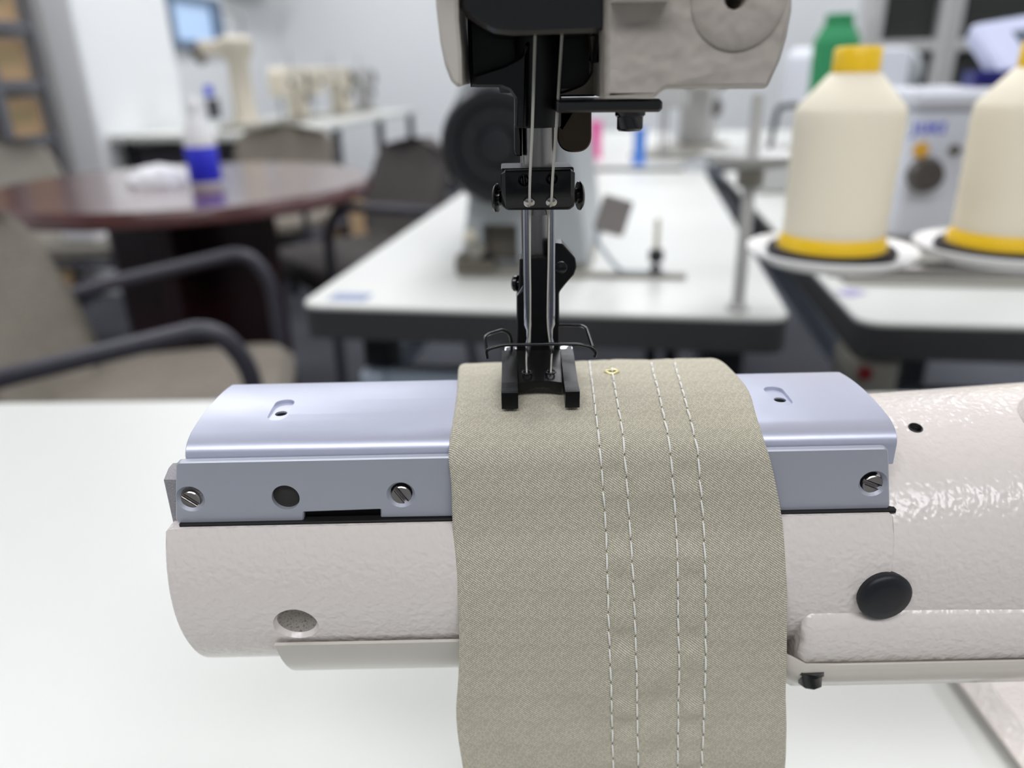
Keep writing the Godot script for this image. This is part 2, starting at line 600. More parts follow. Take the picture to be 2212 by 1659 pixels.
func slotted_screw(called: String, at: Vector3, r: float, turn: float, m: Material, parent: Node3D) -> void:
	var s := Shape.new()
	s.xf = Transform3D(Basis(Vector3.BACK, turn), at)
	var w := r * 0.19
	for k in [-1, 1]:
		var arc := []
		for i in 15:
			var a := -PI / 2 + PI * i / 14.0
			var x := cos(a) * r
			if x >= w: arc.append(Vector2(x * k, sin(a) * r))
		arc.append(Vector2(w * k, sqrt(r * r - w * w)))
		arc.insert(0, Vector2(w * k, -sqrt(r * r - w * w)))
		s.prism(arc, -0.001, 0.0004, 0.00022)
	s.xf = Transform3D(Basis.from_euler(FACE), at)
	s.lathe([Vector2(0, -0.0018), Vector2(r, -0.0018), Vector2(r, -0.0004), Vector2(0, -0.0004)], 28)
	wpart(called, s, m, parent)


func arm_ring(x: float, rt: float, rf: float) -> Array:
	var ring := []
	for i in 48:
		var a := TAU * i / 48.0
		var rr := rt if sin(a) > 0 else 0.036
		ring.append(Vector3(x, 0.882 + rr * sin(a), -0.1865 + rf * cos(a)))
	return ring


func make_machine() -> void:
	var t := thing("sewing_machine", "cream cylinder bed machine with two needles, in focus, wearing a beige sleeve over its arm", "sewing machine", Vector3(0.30, TOP, -0.20))
	var s := Shape.new()
	# --- the free arm: a round casting with a flat top
	var sec := []
	for i in 49:
		var a := deg_to_rad(30.7 - (30.7 + 210.7) * i / 48.0)
		sec.append(Vector2(-0.186 + 0.036 * cos(a), 0.882 + 0.036 * sin(a)))
	along_x(s, sec, -0.0838, 0.0908, 0.0010)
	var cut := Shape.new()
	pin(cut, [Vector2(0, -0.0026), Vector2(0.0022, -0.0025), Vector2(0.0036, -0.0021), Vector2(0.0046, -0.0013), Vector2(0.0051, -0.0004), Vector2(0.0055, 0.0003), Vector2(0.0062, 0.003), Vector2(0, 0.003)], Vector3(-0.0545, 0.8750, -0.1512), Vector3(PI / 2 + 0.26, 0, 0))
	cut_part("free_arm", [s], [cut], M.enamel, t, 0.7)
	s = Shape.new()
	pin(s, [Vector2(0, -0.0029), Vector2(0.0036, -0.0024), Vector2(0.0047, -0.0015), Vector2(0.0050, -0.0007), Vector2(0.0046, -0.0011), Vector2(0.0035, -0.0019), Vector2(0.0022, -0.0023), Vector2(0, -0.0024)], Vector3(-0.0545, 0.8750, -0.1512), Vector3(PI / 2 + 0.26, 0, 0))
	wpart("dimple_grime", s, M.grime, t)
	# --- the rear of the arm, thicker towards the pillar, with a lower swelling
	s = Shape.new()
	s.skin([arm_ring(0.0899, 0.0314, 0.0355), arm_ring(0.0912, 0.0318, 0.0362), arm_ring(0.105, 0.0327, 0.0363), arm_ring(0.125, 0.0338, 0.0366), arm_ring(0.16, 0.0360, 0.0370), arm_ring(0.23, 0.042, 0.0375), arm_ring(0.30, 0.045, 0.038)])
	var sw := Shape.new()
	along_x(sw, [Vector2(-0.185, 0.882), Vector2(-0.1560, 0.8778), Vector2(-0.1518, 0.8760), Vector2(-0.1500, 0.8744), Vector2(-0.1489, 0.8724), Vector2(-0.1482, 0.8690), Vector2(-0.1484, 0.8650), Vector2(-0.1496, 0.8608), Vector2(-0.1520, 0.8575), Vector2(-0.160, 0.8520), Vector2(-0.185, 0.8480)], 0.0706, 0.29, 0.0018)
	var boss := Shape.new()
	pin(boss, [Vector2(0, -0.012), Vector2(0.0150, -0.012), Vector2(0.0122, -0.004), Vector2(0.0108, 0.0), Vector2(0.0100, 0.0012), Vector2(0, 0.0016)], Vector3(0.1415, 0.9160, -0.1745), Vector3(0.25, 0, 0.1))
	cut = Shape.new()
	pin(cut, [Vector2(0, -0.008), Vector2(0.0017, -0.008), Vector2(0.0017, 0.004), Vector2(0, 0.004)], Vector3(0.1037, 0.9142, -0.1752), Vector3(0.33, 0, 0))
	cut_part("arm_casting", [s, sw, boss], [cut], M.enamel, t, 0.7)
	s = Shape.new()
	for k in 4:
		var ring := []
		for i in 21: ring.append(Vector3(0.1037, 0.9142, -0.1752) + Basis(Vector3.RIGHT, 0.33) * Vector3(cos(TAU * i / 20) * 0.0016, -0.0012 - k * 0.0006, sin(TAU * i / 20) * 0.0016))
		s.tube(ring, 0.00022, 6)
	wpart("screw_thread", s, M.black_cast, t)
	# --- the steel block between arm and cover
	s = Shape.new()
	s.box(Vector3(0.1640, 0.0150, 0.0345), Vector3(0.0052, 0.9070, -0.17625), 0.0004)
	wpart("hook_block", s, M.black_cast, t)
	s = Shape.new()
	s.xf = Transform3D(Basis(Vector3.UP, PI / 2), Vector3.ZERO)
	s.prism([Vector2(0.1588, 0.8990), Vector2(0.1588, 0.9118), Vector2(0.1625, 0.9132), Vector2(0.1645, 0.9132), Vector2(0.1645, 0.8990)], -0.0834, -0.0740, 0.0003)
	s.xf = Transform3D()
	wpart("block_end", s, M.raw_casting, t)
	s = Shape.new()
	s.box(Vector3(0.1722, 0.0010, 0.0026), Vector3(0.0055, 0.9005, -0.1573), 0.0002)
	wpart("gap_shade", s, M.gap_black, t)  # black strip painted in for the shade inside the gap
	# --- the bent cover plate over the hook
	var out := [Vector2(-0.1596, 0.9115), Vector2(-0.1596, 0.9166), Vector2(-0.1597, 0.9175), Vector2(-0.1601, 0.9184), Vector2(-0.1607, 0.9191), Vector2(-0.1615, 0.9198), Vector2(-0.1626, 0.9204), Vector2(-0.1638, 0.92085)]
	for i in 9:
		var z := -0.1650 - 0.0295 * i / 8.0
		out.append(Vector2(z, 0.9225 - pow(z + 0.180, 2.0) / 0.18))
	out.append_array([Vector2(-0.1962, 0.9207), Vector2(-0.1976, 0.9196), Vector2(-0.1985, 0.9165), Vector2(-0.1974, 0.9165), Vector2(-0.1964, 0.9186), Vector2(-0.1950, 0.9196)])
	for i in 9:
		var z2 := -0.1945 + 0.0295 * i / 8.0
		out.append(Vector2(z2, 0.9213 - pow(z2 + 0.180, 2.0) / 0.18))
	out.append_array([Vector2(-0.1632, 0.9193), Vector2(-0.1620, 0.9187), Vector2(-0.1612, 0.9179), Vector2(-0.1608, 0.9168), Vector2(-0.1607, 0.9115)])
	s = Shape.new()
	along_x(s, out, -0.0775, 0.0907, 0.0002)
	var cuts := []
	for c in [[-0.0583, -0.1750], [0.0676, -0.1770]]:
		cut = Shape.new()
		var st := []
		for i in 24:
			var a := TAU * i / 24.0
			st.append(Vector2(cos(a) * 0.0025, sin(a) * 0.0025 + (0.0032 if sin(a) > 0 else -0.0032)))
		cut.xf = Transform3D(Basis(Vector3.RIGHT, -PI / 2), Vector3(c[0], 0, c[1]))
		cut.prism(st, 0.92165, 0.926)
		cuts.append(cut)
		cut = Shape.new()
		pin(cut, [Vector2(0, 0.915), Vector2(0.0015, 0.915), Vector2(0.0015, 0.926), Vector2(0, 0.926)], Vector3(c[0] + 0.0002, 0, c[1] + 0.0012))
		cuts.append(cut)
	cut_part("cover_plate", [s], cuts, M.cover_metal, t, 0.8)
	# --- the long front plate with its countersunk screws
	s = Shape.new()
	s.prism(Shape.rounded([Vector2(-0.07868, 0.91732), Vector2(0.08738, 0.91716), Vector2(0.09056, 0.90045), Vector2(-0.03233, 0.9011), Vector2(-0.03213, 0.90343), Vector2(-0.05059, 0.90311), Vector2(-0.05093, 0.90039), Vector2(-0.0818, 0.90075)], [0.0014, 0.0014, 0.0014, 0.0004, 0.0003, 0.0003, 0.0012, 0.0014], 4), -0.1590, -0.1570, 0.0003)
	cuts = []
	for c in [Vector3(-0.07701, 0.90746, -0.157), Vector3(-0.02695, 0.90739, -0.157), Vector3(0.08525, 0.90772, -0.157)]:
		cut = Shape.new()
		pin(cut, [Vector2(0, -0.004), Vector2(0.0026, -0.004), Vector2(0.0026, -0.0012), Vector2(0.0035, 0.0001), Vector2(0.0035, 0.001), Vector2(0, 0.001)], c, FACE, 40)
		cuts.append(cut)
	cut = Shape.new()
	pin(cut, [Vector2(0, -0.004), Vector2(0.0033, -0.004), Vector2(0.0033, 0.001), Vector2(0, 0.001)], Vector3(-0.05437, 0.90729, -0.157), FACE, 40)
	cuts.append(cut)
	var shield := cut_part("front_plate", [s], cuts, M.shield_metal, t, 0.9)
	slotted_screw("screw", Vector3(-0.07751, 0.90662, -0.1582), 0.0023, 0.87, M.screw_steel, shield)
	slotted_screw("screw", Vector3(-0.02705, 0.90668, -0.1582), 0.0024, 0.56, M.screw_steel, shield)
	slotted_screw("screw", Vector3(0.08581, 0.90689, -0.1582), 0.0024, 1.18, M.screw_steel, shield)
	s = Shape.new()
	pin(s, [Vector2(0, -0.001), Vector2(0.0032, -0.001), Vector2(0.0032, -0.0001), Vector2(0, 0)], Vector3(-0.05475, 0.90664, -0.1581), FACE)
	wpart("plug", s, M.plug_grey, shield)
	# --- thin cover under the arm
	s = Shape.new()
	var sheet := []
	for i in 15:
		var a := deg_to_rad(-21.5 - 88.5 * i / 14.0)
		var r := lerpf(0.0375, 0.0405, smoothstep(0.0, 7.0, float(i)))
		sheet.append(Vector2(-0.186 + r * cos(a), 0.882 + r * sin(a)))
	for i in 15:
		var a := deg_to_rad(-110.0 + 88.5 * i / 14.0)
		var r := lerpf(0.0398, 0.0367, smoothstep(7.0, 14.0, float(i)))
		sheet.append(Vector2(-0.186 + r * cos(a), 0.882 + r * sin(a)))
	along_x(s, sheet, -0.0610, 0.0672, 0.0002)
	wpart("under_cover", s, M.smooth_enamel, t)
	s = Shape.new()
	var lower := []
	for x in [0.0655, 0.0690, 0.0725, 0.080, 0.12, 0.20, 0.29]:
		var k := smoothstep(0.0655, 0.0735, x)
		var y: float = lerpf(0.8635, 0.8606, k)
		var z: float = lerpf(-0.1505, -0.1486, k)
		lower.append([Vector3(x, y, z), Vector3(x, y - 0.0075, z - 0.0024), Vector3(x, y - 0.0135, z - 0.0070), Vector3(x, y - 0.0170, z - 0.0140), Vector3(x, y - 0.0180, z - 0.025), Vector3(x, y - 0.0173, z - 0.025), Vector3(x, y - 0.0163, z - 0.0143), Vector3(x, y - 0.0129, z - 0.0076), Vector3(x, y - 0.0073, z - 0.0032), Vector3(x, y, z - 0.0008)])
	s.skin(lower, true, 0)
	wpart("under_cover", s, M.smooth_enamel, t)
	s = Shape.new()
	pin(s, [Vector2(0, -0.0030), Vector2(0.0026, -0.0030), Vector2(0.0030, -0.0026), Vector2(0.0031, 0.0004), Vector2(0.0036, 0.0006), Vector2(0.0036, 0.0016), Vector2(0, 0.0016)], Vector3(0.07508, 0.85531, -0.1515), Vector3(-0.2, 0, 0.05), 8)
	wpart("bolt", s, M.black_steel, t)
	s = Shape.new()
	pin(s, [Vector2(0, -0.002), Vector2(0.0060, -0.002), Vector2(0.0066, 0.0006), Vector2(0.0065, 0.0012), Vector2(0.0058, 0.0018), Vector2(0.0035, 0.0022), Vector2(0, 0.0023)], Vector3(0.08881, 0.881, -0.1498), Vector3(PI / 2 + 0.02, 0.05, 0))
	wpart("rubber_plug", s, M.rubber, t)
	# --- pillar, upper arm and base plate, mostly beyond the frame
	s = Shape.new()
	s.slab(0.24, 0.34, 0.7600, 0.7725, 0.012, 0.007, 0.2995, -0.185)
	wpart("base_plate", s, M.enamel, t)
	s = Shape.new()
	s.prism(Shape.rounded([Vector2(0.262, 0.772), Vector2(0.372, 0.772), Vector2(0.376, 1.135), Vector2(0.0, 1.135), Vector2(-0.018, 1.12), Vector2(-0.018, 1.030), Vector2(0.2, 1.030), Vector2(0.262, 1.0)], [0.01, 0.01, 0.03, 0.02, 0.01, 0.007, 0.03, 0.03], 6), -0.232, -0.1455, 0.005)
	wpart("upper_arm", s, M.enamel, t)  # front face brought forward so that it shades the head
	s = Shape.new()
	pin(s, [Vector2(0, 0.0), Vector2(0.05, 0.0), Vector2(0.055, 0.006), Vector2(0.055, 0.026), Vector2(0.05, 0.032), Vector2(0.02, 0.036), Vector2(0, 0.036)], Vector3(0.380, 1.08, -0.191), SIDE)
	wpart("handwheel", s, M.wheel_black, t)
	make_head(t)
	make_foot(t)


func make_head(t: Node3D) -> void:
	var s := Shape.new()
	s.prism(Shape.rounded([Vector2(0.01945, 0.99529), Vector2(0.01887, 1.03484), Vector2(0.05212, 1.03425), Vector2(0.05493, 1.00981), Vector2(0.05454, 1.00501), Vector2(0.05368, 1.00093), Vector2(0.05172, 0.99577), Vector2(0.03137, 0.99608), Vector2(0.02944, 0.9945), Vector2(0.01947, 0.99461)], [0.0013, 0.0013, 0.0013, 0.0013, 0.002, 0.002, 0.0014, 0.0015, 0.0013, 0.0013], 4), -0.214, -0.1600, 0.0010)
	var boss := Shape.new()
	pin(boss, [Vector2(0, -0.003), Vector2(0.0100, -0.003), Vector2(0.0088, 0.0005), Vector2(0.0074, 0.0012), Vector2(0.004, 0.0014), Vector2(0, 0.0014)], Vector3(0.04429, 1.01174, -0.16), FACE)
	var hole := Shape.new()
	pin(hole, [Vector2(0, -0.012), Vector2(0.0020, -0.012), Vector2(0.0020, 0.0008), Vector2(0.0026, 0.0018), Vector2(0, 0.0018)], Vector3(0.04348, 1.01191, -0.16), FACE)
	cut_part("head_casting", [s, boss], [hole], M.head_enamel_shaded, t, 0.6)
	s = Shape.new()
	s.prism([Vector2(0.02006, 1.0147), Vector2(0.03069, 1.0145), Vector2(0.03088, 1.01141), Vector2(0.02017, 1.01153)], -0.1605, -0.1555, 0.0006)
	wpart("head_ledge", s, M.smooth_enamel, t)
	# the cream end plate, seen on its edge
	s = Shape.new()
	s.prism(Shape.rounded([Vector2(-0.01203, 1.03604), Vector2(-0.01317, 1.01209), Vector2(-0.01273, 1.00558), Vector2(-0.01204, 1.00139), Vector2(-0.01092, 0.99831), Vector2(-0.00968, 0.99717), Vector2(-0.00874, 0.99732), Vector2(-0.00864, 1.00384), Vector2(-0.00892, 1.0096), Vector2(-0.00794, 1.03597)], [0.0, 0.002, 0.003, 0.003, 0.002, 0.001, 0.0008, 0.002, 0.002, 0.0], 4), -0.212, -0.1630, 0.0007)
	wpart("end_plate", s, M.smooth_enamel, t)
	# black housing inside the open head
	s = Shape.new()
	s.prism([Vector2(-0.00777, 1.03883), Vector2(-0.00845, 1.00859), Vector2(-0.00846, 1.00142), Vector2(-0.00826, 0.99671), Vector2(-0.00166, 0.99658), Vector2(-0.0013, 0.99526), Vector2(0.0218, 0.99481), Vector2(0.02076, 1.03832)], -0.216, -0.1905, 0.001)
	wpart("head_housing", s, M.black_cast, t)
	s = Shape.new()
	s.prism(Shape.rounded([Vector2(-0.00757, 1.03619), Vector2(-0.00863, 1.01111), Vector2(-0.0054, 1.00861), Vector2(-0.00201, 1.0069), Vector2(0.0018, 1.0065), Vector2(0.01835, 1.00668), Vector2(0.01996, 1.00747), Vector2(0.02064, 1.0091), Vector2(0.01968, 1.03571)], [0.0, 0.002, 0.003, 0.004, 0.003, 0.002, 0.001, 0.001, 0.0], 4), -0.190, -0.1640, 0.0008)
	wpart("front_cowl", s, M.black_enamel, t)
	s = Shape.new()
	s.prism(Shape.rounded([Vector2(0.019, 1.00778), Vector2(0.02137, 1.01027), Vector2(0.02117, 1.0043), Vector2(0.02045, 1.00275), Vector2(0.0197, 1.00241), Vector2(0.01917, 1.00084)], 0.0008, 3), -0.186, -0.1700, 0.0006)
	wpart("side_web", s, M.black_enamel, t)
	# bush that guides the needle bar, with the webs that hold it
	s = Shape.new()
	s.prism(Shape.rounded([Vector2(-0.00702, 0.99937), Vector2(-0.00711, 0.99685), Vector2(-0.00107, 0.99673), Vector2(0.00073, 0.99603), Vector2(0.00192, 0.99431), Vector2(0.00181, 0.98824), Vector2(0.00427, 0.98819), Vector2(0.0049, 1.00662), Vector2(0.00366, 1.00302), Vector2(-0.00016, 1.00127)], [0.0006, 0.0008, 0.0006, 0.001, 0.001, 0.0004, 0.0004, 0.001, 0.003, 0.002], 4), -0.192, -0.1775, 0.0006)
	wpart("guide_web", s, M.black_cast, t)
	s = Shape.new()
	var br := []
	for y in [0.9881, 1.00749]:
		br.append(y)
	pin(s, [Vector2(0.0034, br[0]), Vector2(0.0052, br[0]), Vector2(0.0053, br[0] + 0.0006), Vector2(0.0053, br[1]), Vector2(0.0034, br[1])], Vector3(0.00733, 0, -0.1832), Vector3(0, 0.2, 0), 12)
	wpart("guide_bush", s, M.black_cast, t)
	# flat lever beside the bush, and the rounded tongue below
	s = Shape.new()
	s.prism(Shape.rounded([Vector2(0.01167, 0.99536), Vector2(0.01167, 0.99449), Vector2(0.01994, 0.99442), Vector2(0.02006, 1.00719), Vector2(0.01805, 1.00705), Vector2(0.01931, 0.99997), Vector2(0.01742, 0.99697)], [0.0002, 0.0002, 0.0004, 0.0003, 0.0003, 0.003, 0.004], 4), -0.1835, -0.1810, 0.0004)
	wpart("lifting_lever", s, M.lever_steel, t)
	s = Shape.new()
	s.prism(Shape.rounded([Vector2(0.01192, 0.99165), Vector2(0.01991, 0.9915), Vector2(0.02011, 0.98174), Vector2(0.01195, 0.9819)], [0.0002, 0.0002, 0.0047, 0.0047], 10), -0.1905, -0.1880, 0.0003)
	wpart("lever_tongue", s, M.bronze, t)
	# bracket bar with its hexagon bolt
	s = Shape.new()
	s.prism(Shape.rounded([Vector2(0.01055, 0.99426), Vector2(0.03188, 0.99411), Vector2(0.03259, 0.99347), Vector2(0.03267, 0.99202), Vector2(0.03203, 0.99148), Vector2(0.01056, 0.99173)], [0.0003, 0.0006, 0.0006, 0.0006, 0.0006, 0.0003], 3), -0.1835, -0.1680, 0.0005)
	var bar := wpart("bracket_bar", s, M.black_enamel, t)
	s = Shape.new()
	pin(s, [Vector2(0, -0.0036), Vector2(0.0026, -0.0036), Vector2(0.0031, -0.0031), Vector2(0.0031, -0.0008), Vector2(0.0036, -0.0004), Vector2(0.0036, 0.0006), Vector2(0, 0.0006)], Vector3(0.02655, 0.99122, -0.172), Vector3(0, 0.3, 0), 6)
	wpart("hex_bolt", s, M.black_enamel, bar)
	# needle bar and presser bar
	s = Shape.new()
	pin(s, [Vector2(0, 0.9520), Vector2(0.0040, 0.9520), Vector2(0.0040, 1.03), Vector2(0, 1.03)], Vector3(0.00727, 0, -0.1975))
	wpart("presser_bar", s, M.bar_steel, t)
	s = Shape.new()
	pin(s, [Vector2(0, 0.9680), Vector2(0.0037, 0.9680), Vector2(0.0037, 1.02), Vector2(0, 1.02)], Vector3(0.00735, 0, -0.1865))
	wpart("needle_bar", s, M.bar_steel, t)
	s = Shape.new()
	s.prism(Shape.rounded([Vector2(0.00178, 0.98852), Vector2(0.00359, 0.98849), Vector2(0.00349, 0.98162), Vector2(0.00219, 0.98165), Vector2(0.00167, 0.9826)], [0.0001, 0.0001, 0.0002, 0.0008, 0.0008], 3), -0.189, -0.184, 0.0002)
	wpart("stop_finger", s, M.black_steel, t)
	# needle clamp: a block with a bevelled lower lip, two set screws and two side screws
	s = Shape.new()
	s.prism(Shape.rounded([Vector2(-0.00151, 0.97921), Vector2(0.01535, 0.97918), Vector2(0.01567, 0.97028), Vector2(0.01449, 0.96944), Vector2(-0.00024, 0.96964), Vector2(-0.00151, 0.97063)], [0.0004, 0.0004, 0.001, 0.0012, 0.0012, 0.001], 3), -0.1925, -0.1812, 0.0004)
	var lip := Shape.new()
	along_x(lip, [Vector2(-0.1815, 0.97903), Vector2(-0.1800, 0.97893), Vector2(-0.1795, 0.97852), Vector2(-0.1795, 0.97342), Vector2(-0.1813, 0.97002)], -0.00155, 0.01553, 0.0010)
	var holes := []
	for q in [Vector3(0.00375, 0.97673, -0.1795), Vector3(0.01015, 0.97691, -0.1795)]:
		hole = Shape.new()
		pin(hole, [Vector2(0, -0.0022), Vector2(0.0012, -0.0022), Vector2(0.0013, -0.0004), Vector2(0.0015, 0.0003), Vector2(0, 0.0003)], q, FACE, 24)
		holes.append(hole)
	var clamp := cut_part("needle_clamp", [s, lip], holes, M.worn_black, t, 0.85)
	for q in [Vector3(0.00379, 0.97651, -0.1812), Vector3(0.01025, 0.97669, -0.1812)]:
		slotted_screw("set_screw", q, 0.00105, 0.1, M.black_steel, clamp)
	for q in [Vector3(0.00489, 0.97156, -0.1802), Vector3(0.01009, 0.97156, -0.1802)]:
		s = Shape.new()
		pin(s, [Vector2(0, -0.0012), Vector2(0.0013, -0.0012), Vector2(0.0013, 0.0002), Vector2(0.0008, 0.0006), Vector2(0, 0.0007)], q, Vector3(PI / 2 + 0.5, 0, 0), 20)
		wpart("thread_guide", s, M.screw_steel, clamp)
	for k in [0, 1]:
		s = Shape.new()
		var c = [Vector3(-0.00174, 0.97177, -0.186), Vector3(0.0162, 0.97195, -0.186)][k]
		pin(s, [Vector2(0, 0.0), Vector2(0.0018, 0.0), Vector2(0.0018, 0.0006), Vector2(0.0033, 0.0007), Vector2(0.0035, 0.0010), Vector2(0.0030, 0.0015), Vector2(0.0016, 0.0019), Vector2(0, 0.0020)], c, Vector3(0, [-0.25, 0.2][k], [PI / 2, -PI / 2][k]), 28)
		wpart("side_screw", s, M.black_steel, clamp)
	# two needles
	for k in [0, 1]:
		var x: float = [0.00435, 0.01033][k]
		var e: float = [-1.0, 1.0][k]
		s = Shape.new()
		var rows := [[0.9720, 0.00098, 0.0], [0.9450, 0.00098, 0.0], [0.9402, 0.00096, 0.0], [0.9388, 0.00062, 0.0001], [0.9365, 0.00056, 0.0001], [0.9352, 0.00072, 0.0], [0.9345, 0.00074, 0.0], [0.9335, 0.0006, 0.0], [0.9318, 0.0003, 0.0], [0.9304, 0.00006, 0.0]]
		var rings := []
		for r in rows:
			var ring := []
			for i in 14:
				var a := TAU * i / 14.0
				ring.append(Vector3(x + cos(a) * r[1] - e * r[2] * 2.0, r[0], -0.1845 + sin(a) * r[1]))
			rings.append(ring)
		s.skin(rings)
		wpart("needle", s, M.needle_steel, t)


func make_foot(t: Node3D) -> void:
	var f := Shape.new()
	f.prism(Shape.rounded([Vector2(0.00254, 0.95585), Vector2(0.00231, 0.94886), Vector2(0.00167, 0.94617), Vector2(0.00151, 0.92934), Vector2(0.01288, 0.92908), Vector2(0.01267, 0.94692), Vector2(0.01433, 0.94909), Vector2(0.01644, 0.95148), Vector2(0.01713, 0.95339), Vector2(0.01675, 0.95579), Vector2(0.01355, 0.95951), Vector2(0.01122, 0.9598), Vector2(0.01099, 0.95615)], [0.0004, 0.0003, 0.0004, 0.0003, 0.0003, 0.002, 0.001, 0.0015, 0.0015, 0.0015, 0.0008, 0.0003, 0.0005], 4), -0.1965, -0.1900, 0.0003)
	var foot := wpart("presser_foot", f, M.worn_black, t)
	var s := Shape.new()
	pin(s, [Vector2(0, -0.0004), Vector2(0.0016, -0.0004), Vector2(0.0016, 0.0004), Vector2(0.0013, 0.0006), Vector2(0, 0.0006)], Vector3(0.01312, 0.9536, -0.19), FACE, 28)
	wpart("foot_rivet", s, M.black_steel, foot)
	s = Shape.new()
	pin(s, [Vector2(0, 0.0), Vector2(0.0010, 0.0), Vector2(0.0010, 0.0004), Vector2(0.0021, 0.0005), Vector2(0.0022, 0.0012), Vector2(0.0018, 0.0017), Vector2(0, 0.0018)], Vector3(0.00248, 0.9488, -0.193), Vector3(0.0, -0.3, PI / 2), 24)
	wpart("clamp_screw", s, M.black_steel, foot)
	s = Shape.new()
	s.prism([Vector2(0.00155, 0.94637), Vector2(0.00337, 0.94915), Vector2(0.00323, 0.94757), Vector2(0.00166, 0.94613)], -0.192, -0.1893, 0.0001)
	wpart("bevel_face", s, M.chrome, foot)
	# sole: a sloping plate arched between two toes
	s = Shape.new()
	var x0 := 0.00136; var x1 := 0.01306
	var x2 := 0.00139; var x3 := 0.01254
	var rings := []
	for k in 7:
		var w := k / 6.0
		var z := lerpf(-0.1900, -0.1760, w)
		var ring := []
		for i in 11:
			var q := i / 10.0
			var arch := 0.0006 * sin(PI * q) * w
			ring.append(Vector3(lerpf(lerpf(x0, x2, w), lerpf(x1, x3, w), q), lerpf(0.9312, 0.9276, w) + arch, z))
		for i in 11:
			var q := 1.0 - i / 10.0
			var arch := 0.0014 * sin(PI * q) * w
			ring.append(Vector3(lerpf(lerpf(x0, x2, w), lerpf(x1, x3, w), q), lerpf(0.9285, 0.9250, w) + arch, z))
		rings.append(ring)
	s.skin(rings, true, -1)
	var sole := wpart("foot_sole", s, M.worn_black, foot)
	for q in [Vector3(0.00381, 0.92916, -0.1789), Vector3(0.00991, 0.92915, -0.1789)]:
		s = Shape.new()
		var ring2 := []
		for i in 17: ring2.append(q + Vector3(cos(TAU * i / 16) * 0.0011, 0.0002, sin(TAU * i / 16) * 0.0013))
		s.tube(ring2, 0.00025, 6)
		wpart("needle_hole", s, M.black_steel, sole)
	for k in [0, 1]:
		s = Shape.new()
		var a: float = [-0.00244, 0.01299][k]; var b: float = [0.00136, 0.0163][k]
		var c: float = [-0.00262, 0.01284][k]; var d: float = [0.00141, 0.01631][k]
		var prof := [[-0.1895, 0.9316, 0.9252], [-0.1860, 0.9312, 0.9246], [-0.1780, 0.9296, 0.9245], [-0.1740, 0.9287, 0.9244], [-0.1710, 0.9284, 0.9241], [-0.1690, 0.9285, 0.9239], [-0.1683, 0.9283, 0.9241]]
		var tr := []
		for p in prof:
			var w: float = (p[0] + 0.188) / (0.188 - 0.1690)
			tr.append([Vector3(lerpf(a, c, w), p[1], p[0]), Vector3(lerpf(b, d, w), p[1], p[0]), Vector3(lerpf(b, d, w), p[2], p[0]), Vector3(lerpf(a, c, w), p[2], p[0])])
		s.skin(tr, true, -1)
		wpart("toe", s, M.worn_black, foot)
		s = Shape.new()
		pin(s, [Vector2(0, 0.0), Vector2(0.0026, 0.0), Vector2(0.0029, 0.0003), Vector2(0.0029, 0.0030), Vector2(0.0026, 0.0034), Vector2(0, 0.0034)], [Vector3(0.00166, 0.92867, -0.1925), Vector3(0.01292, 0.92855, -0.1925)][k], Vector3(0, 0, [PI / 2, -PI / 2][k]), 28)
		wpart("hinge_pin", s, M.chrome, foot)
	# finger guard of black wire
	s = Shape.new()
	s.tube(bent([Vector3(-0.00595, 0.93428, -0.1765), Vector3(-0.00623, 0.93636, -0.1765), Vector3(-0.00484, 0.93693, -0.1765), Vector3(-0.00185, 0.93771, -0.1765), Vector3(0.01058, 0.93768, -0.1765), Vector3(0.01674, 0.93742, -0.1765), Vector3(0.01972, 0.93663, -0.1765), Vector3(0.02101, 0.93526, -0.1765), Vector3(0.02058, 0.93405, -0.1765)], 0.0012), 0.00042, 10)
	s.tube(bent([Vector3(-0.00603, 0.93581, -0.177), Vector3(-0.00658, 0.93867, -0.18), Vector3(-0.00567, 0.93781, -0.185), Vector3(-0.00212, 0.93754, -0.189), Vector3(-0.00033, 0.93631, -0.1895), Vector3(0.00011, 0.93355, -0.19), Vector3(0.00004, 0.93011, -0.1905)], 0.0014), 0.00042, 10)
	s.tube(bent([Vector3(0.02012, 0.93644, -0.177), Vector3(0.01926, 0.93889, -0.185), Vector3(0.0184, 0.93839, -0.1885), Vector3(0.01262, 0.938, -0.1905)], 0.0012), 0.00042, 10)
	wpart("finger_guard", s, M.black_steel, foot)


